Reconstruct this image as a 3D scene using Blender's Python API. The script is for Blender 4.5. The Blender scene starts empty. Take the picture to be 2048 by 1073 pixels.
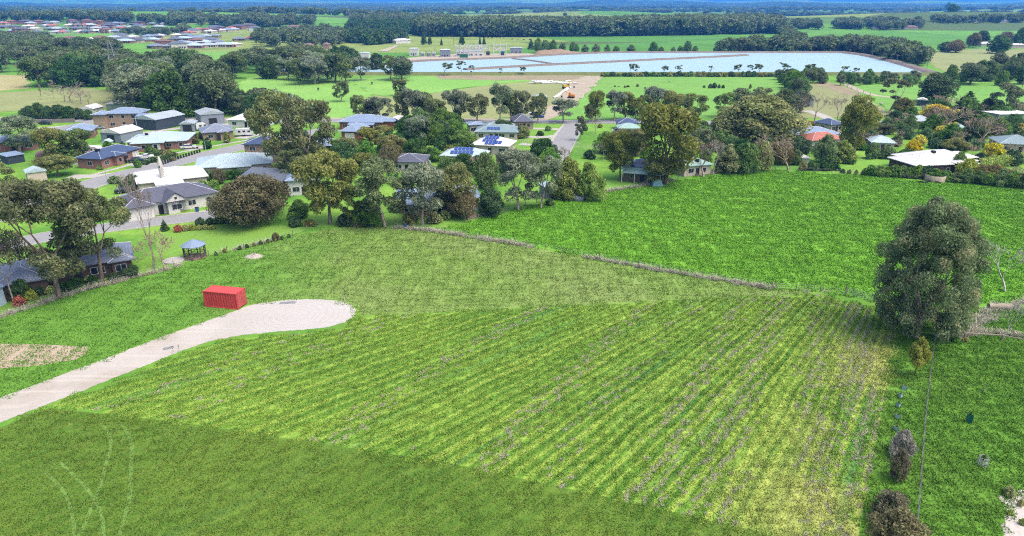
import bpy, math, random
import numpy as np
from math import radians as R, sin, cos, tan, pi, hypot, atan2, sqrt

SC = bpy.context.scene
COL = SC.collection
rnd = random.Random(7)
RNG = np.random.default_rng(11)

# ---------------------------------------------------------------- camera
CAM_H = 43.0
PITCH = R(21.17)
FPX = 1365.0                       # focal length in pixels of the 2048 px wide photograph
cam = bpy.data.cameras.new('camera')
cam.sensor_width = 36.0
cam.lens = 36.0 * FPX / 2048.0
cam.clip_start = 0.5
cam.clip_end = 60000.0
cam_o = bpy.data.objects.new('camera', cam)
COL.objects.link(cam_o)
cam_o.location = (0, 0, CAM_H)
cam_o.rotation_euler = (pi / 2 - PITCH, 0, 0)
SC.camera = cam_o

# ---------------------------------------------------------------- sky, sun, exposure
SUN_EL, SUN_AZ = R(62), R(120)     # azimuth clockwise from +Y: from the right, a little behind the camera
w = bpy.data.worlds.new('World')
SC.world = w
w.use_nodes = True
wn = w.node_tree
sky = wn.nodes.new('ShaderNodeTexSky')
sky.sky_type = 'NISHITA'
sky.sun_disc = False
sky.sun_elevation = SUN_EL
sky.sun_rotation = SUN_AZ
sky.air_density = 1.0
sky.dust_density = 6.0
sky.ozone_density = 0.4
bg = wn.nodes['Background']
bg.inputs['Strength'].default_value = 0.15
wn.links.new(sky.outputs[0], bg.inputs['Color'])
sd = bpy.data.lights.new('sun', 'SUN')
sd.energy = 1.0
sd.angle = R(35)
sd.color = (1.0, 0.95, 0.87)
so = bpy.data.objects.new('sun', sd)
COL.objects.link(so)
so.rotation_euler = (pi / 2 - SUN_EL, 0, -SUN_AZ + pi)
so.location = (60, -40, 200)
SC.view_settings.view_transform = 'Standard'
SC.view_settings.look = 'None'
SC.view_settings.exposure = 1.36
SC.view_settings.gamma = 1.0
SC.render.engine = 'CYCLES'
SC.cycles.use_denoising = False
SC.cycles.filter_width = 1.15
SC.cycles.max_bounces = 6
SC.cycles.transparent_max_bounces = 8

# ---------------------------------------------------------------- terrain height and pixel rays
def sst(x, a, b):
    t = np.clip((x - a) / (b - a), 0, 1)
    return t * t * (3 - 2 * t)

def hgt(x, y):
    r = np.hypot(x, y)
    h = 27 * np.exp(-((x + 820) / 640) ** 2 - ((y - 1560) / 380) ** 2)
    h = h + 25 * np.exp(-((x - 980) / 560) ** 2 - ((y - 1560) / 330) ** 2)
    h = h * sst(r, 650, 1050)
    h = h + 20 * np.exp(-((x - 260) / 330) ** 2 - ((y - 2150) / 260) ** 2) + 15 * np.exp(-((x + 380) / 300) ** 2 - ((y - 2050) / 240) ** 2)
    s = np.sin(x / 410 + 1.3) * np.cos(y / 530 + .4) + .6 * np.sin(x / 190 - y / 260 + 2.1) + .4 * np.sin(x / 830 + y / 610)
    h = h + sst(r, 1500, 3600) * (9 + 8 * s)
    q = np.sin(x / 1500 + .7) + .7 * np.sin(x / 620 + y / 2100 + 2.) + .5 * np.sin(x / 300 - y / 900) + .25 * np.sin(x / 130 + 1.)
    h = h + sst(r, 5200, 11500) * (62 + 22 * q + np.clip((-x - 500) / 4000, 0, 1) * 25)
    return h

CP, SP = cos(PITCH), sin(PITCH)
def ray(px, py):
    X, V = (px - 1024) / FPX, (py - 536.5) / FPX
    return X, CP - V * SP, -SP - V * CP

def G(px, py):
    """the point of the ground that a pixel of the photograph looks at"""
    dx, dy, dz = ray(px, py)
    t = CAM_H / -dz if dz < -1e-4 else 1e6
    if t * hypot(dx, dy) < 640:
        return dx * t, dy * t, 0.0
    t = 600.0
    while t < 14000:
        if CAM_H + dz * t <= hgt(dx * t, dy * t):
            break
        t *= 1.004
    return dx * t, dy * t, float(hgt(dx * t, dy * t))

def height_at(base, py):
    """height of an upright thing on base whose top is on pixel row py"""
    _, dy, dz = ray(1024, py)
    return CAM_H + base[1] * dz / dy - base[2]

def px_w(base, wpx, z=3.0):
    return wpx / FPX * (base[1] * CP + (CAM_H - base[2] - z) * SP)

def XY(p):
    g = G(*p)
    return (g[0], g[1])

# ---------------------------------------------------------------- object helpers
def tag(o, label=None, cat=None, group=None, kind=None):
    for k, v in (('label', label), ('category', cat), ('group', group), ('kind', kind)):
        if v:
            o[k] = v
    return o

def empty(name, loc=(0, 0, 0), rz=0.0, scale=(1, 1, 1), parent=None):
    o = bpy.data.objects.new(name, None)
    COL.objects.link(o)
    o.location = loc
    o.rotation_euler = (0, 0, rz)
    o.scale = scale
    o.empty_display_size = .3
    o.parent = parent
    return o

def thing(name, label, cat, loc=(0, 0, 0), rz=0.0, group=None, scale=(1, 1, 1)):
    return tag(empty(name, loc, rz, scale), label, cat, group)

def link(name, mesh, parent=None, loc=None, rz=0.0, scale=None):
    o = bpy.data.objects.new(name, mesh)
    COL.objects.link(o)
    o.parent = parent
    if loc is not None:
        o.location = loc
    if rz:
        o.rotation_euler = (0, 0, rz)
    if scale is not None:
        o.scale = scale
    return o

def np_mesh(name, v, quads, mat=None, smooth=False):
    me = bpy.data.meshes.new(name)
    v = np.asarray(v, np.float32)
    q = np.asarray(quads, np.int32)
    k = q.shape[1]
    me.vertices.add(len(v)); me.vertices.foreach_set('co', v.ravel())
    me.loops.add(q.size); me.loops.foreach_set('vertex_index', q.ravel())
    me.polygons.add(len(q))
    me.polygons.foreach_set('loop_start', np.arange(0, q.size, k, dtype=np.int32))
    me.polygons.foreach_set('loop_total', np.full(len(q), k, np.int32))
    if smooth:
        me.polygons.foreach_set('use_smooth', np.ones(len(q), bool))
    me.update(calc_edges=True)
    if mat:
        me.materials.append(mat)
    return me

class MB:
    def __init__(s):
        s.v = []; s.f = []
    def add(s, v, f):
        o = len(s.v)
        s.v += [tuple(p) for p in v]
        s.f += [tuple(i + o for i in q) for q in f]
        return s
    def box(s, x0, y0, z0, x1, y1, z1):
        return s.add([(x0, y0, z0), (x1, y0, z0), (x1, y1, z0), (x0, y1, z0), (x0, y0, z1), (x1, y0, z1), (x1, y1, z1), (x0, y1, z1)],
                     [(3, 2, 1, 0), (4, 5, 6, 7), (0, 1, 5, 4), (1, 2, 6, 5), (2, 3, 7, 6), (3, 0, 4, 7)])
    def cbox(s, c, d):
        return s.box(c[0] - d[0] / 2, c[1] - d[1] / 2, c[2] - d[2] / 2, c[0] + d[0] / 2, c[1] + d[1] / 2, c[2] + d[2] / 2)
    def prism(s, poly, z0, z1, axis='z'):
        n = len(poly)
        m = {'z': lambda p, t: (p[0], p[1], t), 'y': lambda p, t: (p[0], t, p[1]), 'x': lambda p, t: (t, p[0], p[1])}[axis]
        return s.add([m(p, z0) for p in poly] + [m(p, z1) for p in poly],
                     [tuple(range(n))[::-1], tuple(range(n, 2 * n))] + [(i, (i + 1) % n, n + (i + 1) % n, n + i) for i in range(n)])
    def tube(s, p0, p1, r0, r1=None, n=6, caps=True):
        r1 = r0 if r1 is None else r1
        a = np.array(p0, float); b = np.array(p1, float)
        d = b - a; d /= np.linalg.norm(d) + 1e-9
        t = np.cross(d, (0, 0, 1) if abs(d[2]) < .9 else (1, 0, 0)); t /= np.linalg.norm(t)
        u = np.cross(d, t)
        vs = [a + r0 * (cos(2 * pi * i / n) * t + sin(2 * pi * i / n) * u) for i in range(n)] + \
             [b + r1 * (cos(2 * pi * i / n) * t + sin(2 * pi * i / n) * u) for i in range(n)]
        fs = [(i, (i + 1) % n, n + (i + 1) % n, n + i) for i in range(n)]
        if caps:
            fs += [tuple(range(n))[::-1], tuple(range(n, 2 * n))]
        return s.add(vs, fs)
    def path(s, pts, r, n=5):
        for a, b in zip(pts, pts[1:]):
            s.tube(a, b, r, r, n)
        return s
    def lathe(s, prof, n=16, c=(0, 0)):
        k = len(prof); o = []
        for r, z in prof:
            o += [(c[0] + r * cos(2 * pi * i / n), c[1] + r * sin(2 * pi * i / n), z) for i in range(n)]
        f = [(j * n + i, j * n + (i + 1) % n, (j + 1) * n + (i + 1) % n, (j + 1) * n + i) for j in range(k - 1) for i in range(n)]
        f += [tuple(range(n))[::-1], tuple(range((k - 1) * n, k * n))]
        return s.add(o, f)
    def mesh(s, name, mat, smooth=False):
        me = bpy.data.meshes.new(name)
        me.from_pydata(s.v, [], s.f)
        if mat:
            me.materials.append(mat)
        if smooth:
            for p in me.polygons: p.use_smooth = True
        me.update()
        return me
    def build(s, name, mat, parent=None, smooth=False, **k):
        return link(name, s.mesh(name, mat, smooth), parent, **k)

# ---------------------------------------------------------------- materials
def c(r, g, b, k=1.0):
    """photo colour to a base colour"""
    f = lambda v: min(.88, ((v / 255 + .055) / 1.055) ** 2.4 * k / 1.9) if v > 10 else v / 255 / 12.92 / 1.9
    return (f(r), f(g), f(b), 1)

class NT:
    def __init__(s, name):
        s.m = bpy.data.materials.new(name); s.m.use_nodes = True
        s.t = s.m.node_tree; s.b = s.t.nodes['Principled BSDF']; s.out = s.t.nodes['Material Output']
    def n(s, ty, props=None, **inp):
        nd = s.t.nodes.new('ShaderNode' + ty)
        for k, v in (props or {}).items():
            setattr(nd, k, v)
        for k, v in inp.items():
            key = int(k[1:]) if k[0] == 'i' and k[1:].isdigit() else k.replace('_', ' ')
            if isinstance(v, bpy.types.NodeSocket):
                s.t.links.new(v, nd.inputs[key])
            else:
                nd.inputs[key].default_value = v
        return nd
    def math(s, op, a, b=0.0, d=None):
        k = dict(i0=a, i1=b)
        if d is not None: k['i2'] = d
        return s.n('Math', {'operation': op}, **k).outputs[0]
    def mix(s, f, a, b, mode='MIX'):
        nd = s.n('Mix', {'data_type': 'RGBA', 'blend_type': mode})
        for i, v in ((0, f), (6, a), (7, b)):
            if isinstance(v, bpy.types.NodeSocket): s.t.links.new(v, nd.inputs[i])
            else: nd.inputs[i].default_value = v
        return nd.outputs[2]
    def noise(s, vec, scale, detail=3.0, rough=.55):
        return s.n('TexNoise', None, Vector=vec, Scale=scale, Detail=detail, Roughness=rough).outputs[0]
    def ramp(s, f, a, b):
        return s.n('MapRange', {'interpolation_type': 'SMOOTHSTEP'}, Value=f, From_Min=a, From_Max=b).outputs[0]
    def pos(s):
        return s.n('NewGeometry').outputs['Position']
    def obj(s):
        return s.n('TexCoord').outputs['Object']
    def rand(s):
        return s.n('ObjectInfo').outputs['Random']
    def isl(s):
        return s.n('NewGeometry').outputs['Random Per Island']
    def fin(s, col, rough=.8, spec=.3, bump=None, bs=.3, bd=.05, metal=0.0):
        if isinstance(col, bpy.types.NodeSocket): s.t.links.new(col, s.b.inputs['Base Color'])
        else: s.b.inputs['Base Color'].default_value = col
        s.b.inputs['Roughness'].default_value = rough
        s.b.inputs['Specular IOR Level'].default_value = spec
        s.b.inputs['Metallic'].default_value = metal
        if bump is not None:
            bn = s.n('Bump', None, Height=bump, Strength=bs, Distance=bd)
            s.t.links.new(bn.outputs[0], s.b.inputs['Normal'])
        return s.m

MATS = {}
def plain(name, col, rough=.6, spec=.3, var=.12, scale=1.5, metal=0.0):
    """a painted or worn surface with slight blotches"""
    if name in MATS: return MATS[name]
    t = NT(name)
    f = t.noise(t.obj(), scale, 4)
    d = tuple(x * (1 - 2 * var) for x in col[:3]) + (1,); l = tuple(min(.9, x * (1 + var)) for x in col[:3]) + (1,)
    MATS[name] = t.fin(t.mix(f, d, l), rough, spec, metal=metal)
    return MATS[name]

def roof_metal(name, col):
    if name in MATS: return MATS[name]
    t = NT(name)
    p = t.obj()
    f = t.noise(p, .35, 4)
    st = t.noise(t.n('Mapping', None, Vector=p, Scale=(6, .25, .25)).outputs[0], 1.0, 2)
    k = t.mix(f, tuple(x * .78 for x in col[:3]) + (1,), tuple(min(.9, x * 1.12) for x in col[:3]) + (1,))
    k = t.mix(t.math('MULTIPLY', st, .35), k, tuple(x * .6 for x in col[:3]) + (1,))
    wv = t.n('TexWave', {'wave_profile': 'SIN'}, Vector=p, Scale=2.2).outputs[1]
    MATS[name] = t.fin(k, .42, .4, wv, .35, .03)
    return MATS[name]

def roof_tile(name, col):
    if name in MATS: return MATS[name]
    t = NT(name)
    p = t.obj()
    sp = t.n('SeparateXYZ', None, Vector=p)
    row = t.math('FRACT', t.math('MULTIPLY', sp.outputs[2], 5.2))
    edge = t.ramp(row, .0, .28)
    n1 = t.noise(p, .6, 4); n2 = t.noise(p, 9, 2)
    k = t.mix(n1, tuple(x * .65 for x in col[:3]) + (1,), tuple(min(.9, x * 1.25) for x in col[:3]) + (1,))
    k = t.mix(t.math('MULTIPLY', n2, .5), k, tuple(x * .55 for x in col[:3]) + (1,))
    k = t.mix(edge, tuple(x * .55 for x in col[:3]) + (1,), k)
    MATS[name] = t.fin(k, .7, .3, row, .5, .05)
    return MATS[name]

def brick(name, col):
    if name in MATS: return MATS[name]
    t = NT(name)
    p = t.obj()
    n1 = t.noise(p, .8, 4); n2 = t.noise(t.n('Mapping', None, Vector=p, Scale=(4, 4, 11)).outputs[0], 1.0, 1)
    k = t.mix(n1, tuple(x * .75 for x in col[:3]) + (1,), tuple(min(.9, x * 1.15) for x in col[:3]) + (1,))
    k = t.mix(t.math('MULTIPLY', n2, .6), k, tuple(x * .6 for x in col[:3]) + (1,))
    MATS[name] = t.fin(k, .85, .2, n2, .3, .02)
    return MATS[name]

def grass(name, dark, mid, light, s=1.0, patch=None, dry=None, dry_amt=.0, blend=None):
    """grass seen from the air: broad patches, clumps, fine streaks"""
    if name in MATS: return MATS[name]
    t = NT(name)
    p = t.pos()
    a = t.noise(p, .035 * s, 4, .6); b = t.noise(p, .35 * s, 4, .6); d = t.noise(p, 2.4 * s, 3, .7)
    k = t.mix(t.ramp(b, .33, .68), mid, light)
    k = t.mix(t.math('MULTIPLY', t.ramp(d, .42, .7), .5), k, dark)
    if patch is not None:
        k = t.mix(t.ramp(a, .42, .62), k, t.mix(t.math('MULTIPLY', t.ramp(d, .4, .7), .5), patch, dark))
    if dry is not None:
        e = t.noise(p, .8 * s, 5, .65)
        k = t.mix(t.math('MULTIPLY', t.ramp(e, .58, .72), dry_amt), k, dry)
    if blend is not None:
        xx = t.math('ADD', t.n('SeparateXYZ', None, Vector=p).outputs[0], t.math('MULTIPLY', t.math('SUBTRACT', t.noise(p, .05, 4, .6), .5), 50.0))
        k = t.mix(t.ramp(xx, -52, -24), t.mix(t.ramp(b, .3, .7), *blend), k)
    isl = t.isl()
    k = t.mix(t.math('MULTIPLY', isl, .5), k, light)
    k = t.mix(t.math('MULTIPLY', t.ramp(t.math('FRACT', t.math('MULTIPLY', isl, 7.7)), .6, .9), .55), k, dark)
    MATS[name] = t.fin(k, .9, .12, d, .6, .12)
    return MATS[name]

def leaf(name, dark, light, tip=None, trans=.42, sc=3.0):
    if name in MATS: return MATS[name]
    t = NT(name)
    p = t.obj()
    f = t.noise(p, sc, 3)
    i = t.isl(); rr = t.rand()
    k = t.mix(t.math('ADD', t.math('MULTIPLY', t.ramp(f, .35, .65), .55), t.math('MULTIPLY', i, .45)), dark, light)
    if tip is not None:
        sp = t.n('SeparateXYZ', None, Vector=p)
        k = t.mix(t.math('MULTIPLY', t.ramp(t.noise(p, sc * 1.7, 2), .5, .66), .8), k, tip)
    hsv = t.n('HueSaturation', None, Hue=t.math('ADD', .482, t.math('MULTIPLY', rr, .036)),
              Saturation=t.math('ADD', .8, t.math('MULTIPLY', t.math('FRACT', t.math('MULTIPLY', rr, 7.3)), .4)),
              Value=t.math('ADD', 1.12, t.math('MULTIPLY', t.math('FRACT', t.math('MULTIPLY', rr, 13.7)), .5)), Color=k).outputs[0]
    t.fin(hsv, .6, .25)
    tr = t.n('BsdfTranslucent', None, Color=hsv)
    mx = t.n('MixShader', None, i0=trans, i1=t.b.outputs[0], i2=tr.outputs[0])
    t.t.links.new(mx.outputs[0], t.out.inputs['Surface'])
    MATS[name] = t.m
    return t.m

def bark(name, a, b, sc=4.0):
    if name in MATS: return MATS[name]
    t = NT(name)
    f = t.noise(t.n('Mapping', None, Vector=t.obj(), Scale=(8, 8, 2)).outputs[0], sc, 3)
    MATS[name] = t.fin(t.mix(t.ramp(f, .35, .65), a, b), .85, .2)
    return MATS[name]

# ---------------------------------------------------------------- instanced cover (kind = stuff)
def instancer(name, pts, scl, rot, sources, label, cat, parent=None, tilt=None):
    """ONE object whose vertices carry copies of the source meshes (ground cover, far woods)"""
    n = len(pts)
    me = bpy.data.meshes.new(name)
    me.vertices.add(n); me.vertices.foreach_set('co', np.asarray(pts, np.float32).ravel())
    at = me.attributes.new('scl', 'FLOAT_VECTOR', 'POINT')
    scl = np.asarray(scl, np.float32)
    if scl.ndim == 1: scl = np.stack([scl] * 3, 1)
    at.data.foreach_set('vector', scl.ravel())
    at = me.attributes.new('rot', 'FLOAT_VECTOR', 'POINT')
    rv = np.zeros((n, 3), np.float32); rv[:, 2] = rot
    at.data.foreach_set('vector', rv.ravel())
    at = me.attributes.new('pick', 'INT', 'POINT')
    at.data.foreach_set('value', RNG.integers(0, len(sources), n).astype(np.int32))
    me.update()
    o = link(name, me, parent)
    tag(o, label, cat, None, 'stuff')
    col = bpy.data.collections.new(name + '_sources')
    for i, sm in enumerate(sources):
        so_ = bpy.data.objects.new('%s_source_%02d' % (name, i), sm)
        col.objects.link(so_)
    ng = bpy.data.node_groups.new(name, 'GeometryNodeTree')
    ng.interface.new_socket('Geometry', in_out='INPUT', socket_type='NodeSocketGeometry')
    ng.interface.new_socket('Geometry', in_out='OUTPUT', socket_type='NodeSocketGeometry')
    N = ng.nodes.new; L = ng.links.new
    gi, go = N('NodeGroupInput'), N('NodeGroupOutput')
    ci = N('GeometryNodeCollectionInfo'); ci.inputs['Collection'].default_value = col
    ci.inputs['Separate Children'].default_value = True; ci.inputs['Reset Children'].default_value = True
    ip = N('GeometryNodeInstanceOnPoints'); ip.inputs['Pick Instance'].default_value = True
    def na(nm, ty):
        a = N('GeometryNodeInputNamedAttribute'); a.data_type = ty; a.inputs['Name'].default_value = nm
        return a.outputs['Attribute']
    e2r = N('FunctionNodeEulerToRotation')
    L(na('rot', 'FLOAT_VECTOR'), e2r.inputs[0]); L(e2r.outputs[0], ip.inputs['Rotation'])
    L(na('scl', 'FLOAT_VECTOR'), ip.inputs['Scale']); L(na('pick', 'INT'), ip.inputs['Instance Index'])
    L(gi.outputs[0], ip.inputs['Points']); L(ci.outputs[0], ip.inputs['Instance']); L(ip.outputs[0], go.inputs[0])
    md = o.modifiers.new('scatter', 'NODES'); md.node_group = ng
    return o

def in_poly(x, y, poly):
    x = np.asarray(x); y = np.asarray(y)
    r = np.zeros(x.shape, bool)
    j = len(poly) - 1
    for i in range(len(poly)):
        xi, yi = poly[i]; xj, yj = poly[j]
        cnd = ((yi > y) != (yj > y)) & (x < (xj - xi) * (y - yi) / (yj - yi + 1e-12) + xi)
        r ^= cnd
        j = i
    return r

def rand_in(poly, n):
    P = np.array(poly); lo, hi = P.min(0), P.max(0)
    out = np.zeros((0, 2))
    while len(out) < n:
        q = lo + RNG.random((n * 2, 2)) * (hi - lo)
        out = np.vstack([out, q[in_poly(q[:, 0], q[:, 1], poly)]])
    return out[:n]

def area(poly):
    P = np.array(poly); x, y = P[:, 0], P[:, 1]
    return .5 * abs(np.dot(x, np.roll(y, 1)) - np.dot(y, np.roll(x, 1)))

# ================================================================ ground
def structure(name, mesh, label=None):
    return tag(link(name, mesh), label, None, None, 'structure')

JIT = {'pasture': 3.0, 'bare_soil': 5.0, 'dirt_track': 2.4, 'lawn': .9, 'spoil_patch': .9, 'garden_bed': .25, 'gravel_yard': .7, 'station_yard': 3.0, 'gravel_lane': .16}
def ragged(pts, amp):
    """natural, uneven outline"""
    out = []; g = random.Random(int(abs(pts[0][0]) * 10) + len(pts))
    for (x0, y0), (x1, y1) in zip(pts, pts[1:] + pts[:1]):
        n = max(1, min(24, int(hypot(x1 - x0, y1 - y0) / (amp * 2.2))))
        for k in range(n):
            out.append((x0 + (x1 - x0) * k / n + g.gauss(0, amp * .45), y0 + (y1 - y0) * k / n + g.gauss(0, amp * .45)))
    return out

def sheet(name, poly, mat, z=.008, px=True, sub=1):
    """a flat sheet of ground from an outline in photo pixels"""
    pts = [XY(p) for p in poly] if px else list(poly)
    if name in JIT: pts = ragged(pts, JIT[name])
    me = bpy.data.meshes.new(name)
    me.from_pydata([(x, y, z) for x, y in pts], [], [tuple(range(len(pts)))])
    me.materials.append(mat); me.update()
    if me.polygons[0].normal.z < 0: me.flip_normals()
    structure(name, me)
    return pts

def smooth_line(pts, n=8):
    out = []
    for i in range(len(pts) - 1):
        p0, p1, p2, p3 = pts[max(i - 1, 0)], pts[i], pts[i + 1], pts[min(i + 2, len(pts) - 1)]
        for k in range(n):
            t = k / n
            out.append(tuple(.5 * ((2 * b) + (cc - a) * t + (2 * a - 5 * b + 4 * cc - d) * t * t + (3 * b - a - 3 * cc + d) * t ** 3)
                             for a, b, cc, d in zip(p0, p1, p2, p3)))
    return out + [tuple(pts[-1])]

def strip_mesh(name, pts, w, mat, z=.012, th=0.0):
    """a road or path: ribbon of width w along world points"""
    P = np.array(pts, float)
    T = np.gradient(P, axis=0); T /= np.linalg.norm(T, axis=1)[:, None] + 1e-9
    Nn = np.stack([-T[:, 1], T[:, 0]], 1)
    A, B = P + Nn * w / 2, P - Nn * w / 2
    v = [(x, y, z) for x, y in A] + [(x, y, z) for x, y in B]
    n = len(P)
    f = [(i, n + i, n + i + 1, i + 1) for i in range(n - 1)]
    me = bpy.data.meshes.new(name); me.from_pydata(v, [], f); me.materials.append(mat); me.update()
    if me.polygons[0].normal.z < 0: me.flip_normals()
    return me

def road(name, pxs, w, mat, z=.016, kerb=None):
    pts = smooth_line([XY(p) for p in pxs], 10)
    structure(name, strip_mesh(name, pts, w, mat, z))
    if kerb:
        P = np.array(pts); T = np.gradient(P, axis=0); T /= np.linalg.norm(T, axis=1)[:, None]
        Nn = np.stack([-T[:, 1], T[:, 0]], 1)
        for s in (-1, 1):
            m = MB(); Q = P + Nn * s * (w / 2 + .15)
            for i in range(len(Q) - 1):
                (x0, y0), (x1, y1) = Q[i], Q[i + 1]; (a, b) = Nn[i] * .15
                m.add([(x0 - a, y0 - b, 0), (x1 - a, y1 - b, 0), (x1 + a, y1 + b, 0), (x0 + a, y0 + b, 0),
                       (x0 - a, y0 - b, .13), (x1 - a, y1 - b, .13), (x1 + a, y1 + b, .13), (x0 + a, y0 + b, .13)],
                      [(4, 5, 6, 7), (0, 1, 5, 4), (2, 3, 7, 6)])
            structure('kerb', m.mesh('kerb', kerb))
    return pts

# ---- grass kinds
t = NT('country'); p = t.pos()
vor = t.n('TexVoronoi', {'feature': 'F1'}, Vector=t.n('Mapping', None, Vector=p, Rotation=(0, 0, .5), Scale=(1 / 330, 1 / 210, 1 / 400)).outputs[0], Scale=1.0)
rc = t.n('SeparateColor', None, Color=vor.outputs['Color'])
k = t.mix(rc.outputs[0], c(92, 150, 62), c(125, 182, 72))
k = t.mix(t.ramp(rc.outputs[1], .72, .78), k, c(150, 168, 92))
k = t.mix(t.ramp(rc.outputs[2], .75, .8), k, c(96, 118, 66))
d_ = t.noise(p, .02, 5, .6)
k = t.mix(t.math('MULTIPLY', t.ramp(d_, .4, .75), .6), k, c(70, 118, 52))
near = t.mix(t.ramp(t.noise(p, .06, 4, .65), .35, .65), c(92, 152, 54), c(138, 184, 74))
near = t.mix(t.math('MULTIPLY', t.ramp(t.noise(p, .6, 4, .7), .45, .7), .6), near, c(110, 122, 66))
rad = t.n('VectorMath', {'operation': 'LENGTH'}, i0=p).outputs['Value']
k = t.mix(t.ramp(rad, 330, 620), near, k)
M_COUNTRY = t.fin(k, .95, .08)

rr_ = np.concatenate([np.linspace(10, 600, 24), np.geomspace(640, 15000, 150)])
aa_ = np.concatenate([np.linspace(-55, 55, 331), np.linspace(55, 305, 70)[1:-1]]) * pi / 180
RR, AA = np.meshgrid(rr_, aa_, indexing='ij')
TX, TY = RR * np.sin(AA), RR * np.cos(AA)
TZ = hgt(TX, TY)
nv, na_ = RR.shape
idx = np.arange(nv * na_).reshape(nv, na_)
j2 = np.roll(idx, -1, axis=1)
quads = np.stack([idx[:-1], idx[1:], j2[1:], j2[:-1]], -1).reshape(-1, 4)[:, ::-1]
V_ = np.stack([TX, TY, TZ], -1).reshape(-1, 3)
V_ = np.vstack([V_, [[0, 0, 0]]])
terr = np_mesh('ground', V_, quads, M_COUNTRY, True)
structure('ground', terr)
cap = MB(); cap.v = [(10 * sin(a), 10 * cos(a), 0) for a in np.linspace(0, 2 * pi, 24)[:-1]]; cap.f = [tuple(range(23))[::-1]]
structure('ground', cap.mesh('ground', M_COUNTRY))

# ---- the mown field: rows that fan out from a far corner, each swath with its own tint
QX, QY = 114.6, 182.0
def mown(name, amt=1.0, base_k=1.0):
    t = NT(name); p = t.pos()
    dv = t.n('VectorMath', {'operation': 'SUBTRACT'}, i0=p, i1=(QX, QY, 0)).outputs[0]
    sp = t.n('SeparateXYZ', None, Vector=dv)
    ang = t.math('ARCTAN2', sp.outputs[0], sp.outputs[1])
    dist = t.n('VectorMath', {'operation': 'LENGTH'}, i0=dv).outputs['Value']
    u = t.math('MULTIPLY', ang, 57.7)                       # one unit per mower swath
    wob = t.math('MULTIPLY', t.math('SUBTRACT', t.noise(p, .12, 3), .5), .5)
    u = t.math('ADD', u, wob)
    amt = t.math('MULTIPLY', amt, t.math('ADD', .62, t.math('MULTIPLY', t.ramp(t.math('ADD', u, t.math('MULTIPLY', t.noise(p, .03, 2), 12.0)), -118.0, -138.0), .38)))
    cv = t.n('CombineXYZ', None, X=u, Y=t.math('MULTIPLY', dist, .06), Z=0.0).outputs[0]
    swath = t.n('TexNoise', {'noise_dimensions': '3D'}, Vector=t.n('Mapping', None, Vector=cv, Scale=(2.1, .3, 1)).outputs[0], Scale=1.0, Detail=3.0, Roughness=.6).outputs[0]
    fr = t.math('SINE', t.math('MULTIPLY', u, 4 * pi))
    fr2 = t.math('SINE', t.math('MULTIPLY', u, 9.4 * pi))
    fine = t.noise(t.n('Mapping', None, Vector=cv, Scale=(9, 9, 1)).outputs[0], 1.0, 4, .7)
    blot = t.noise(p, .06, 4, .6); clump = t.noise(p, 1.5, 4, .7); tiny = t.noise(p, 5.5, 2, .7)
    K = lambda a, b, d: c(a, b, d, base_k)
    k = t.mix(t.ramp(blot, .38, .62), K(108, 152, 54), K(126, 164, 62))
    sv = t.math('ADD', t.math('MULTIPLY', fr, .19), t.math('ADD', t.math('MULTIPLY', fr2, .07), t.math('SUBTRACT', swath, .5)))
    k = t.mix(t.math('MULTIPLY', t.ramp(sv, .0, .28), t.math('MULTIPLY', .85, amt)), k, K(164, 190, 84))
    k = t.mix(t.math('MULTIPLY', t.ramp(sv, -.01, -.26), t.math('MULTIPLY', .9, amt)), k, K(76, 124, 42))
    teal = t.noise(t.n('Mapping', None, Vector=cv, Scale=(2.3, .3, 1)).outputs[0], 1.0, 2)
    k = t.mix(t.math('MULTIPLY', t.ramp(teal, .6, .7), t.math('MULTIPLY', .6, amt)), k, K(78, 142, 82))
    k = t.mix(t.math('MULTIPLY', t.ramp(fine, .5, .75), .5), k, K(84, 122, 44))
    k = t.mix(t.math('MULTIPLY', t.ramp(clump, .55, .75), .5), k, K(182, 188, 112))
    k = t.mix(t.math('MULTIPLY', t.ramp(tiny, .52, .72), .5), k, K(70, 106, 36))
    # the worn, drier end towards the tree line
    sx = t.n('SeparateXYZ', None, Vector=p)
    dryf = t.math('MULTIPLY', t.ramp(u, -143.5, -148.0), t.ramp(blot, .4, .6))
    k = t.mix(t.math('MULTIPLY', dryf, t.math('MULTIPLY', .5, amt)), k, K(196, 188, 118))
    il = t.isl()
    k = t.mix(t.math('MULTIPLY', t.ramp(il, .55, .9), .38), k, K(184, 202, 96))
    k = t.mix(t.math('MULTIPLY', t.ramp(il, .45, .1), .45), k, K(66, 106, 34))
    return t.fin(k, .9, .1, t.math('ADD', clump, tiny), .7, .1)

M_MOWN = mown('mown_grass', 1.0, 1.2)
M_FORE = mown('foreground_grass', .3, .72)
M_PADDOCK = grass('paddock_grass', c(84, 136, 38), c(114, 180, 48), c(126, 188, 60), 1.0, patch=c(120, 178, 56))
M_ROUGH = grass('rough_grass', c(84, 118, 48), c(122, 158, 68), c(142, 174, 88), .8, patch=c(146, 168, 98), dry=c(168, 174, 118), dry_amt=.5, blend=(c(78, 142, 34), c(98, 160, 48)))
M_LEFTP = M_ROUGH
M_YARD = grass('yard_grass', c(60, 102, 34), c(94, 148, 46), c(112, 164, 58), 1.1, patch=c(108, 152, 56), dry=c(156, 180, 92), dry_amt=.35)
M_LAWN = grass('lawn_grass', c(84, 128, 48), c(112, 172, 60), c(140, 190, 80), .8, patch=c(126, 166, 72))
M_PAST = grass('pasture_grass', c(104, 150, 66), c(132, 184, 88), c(150, 198, 98), .12, patch=c(124, 184, 80))
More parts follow.
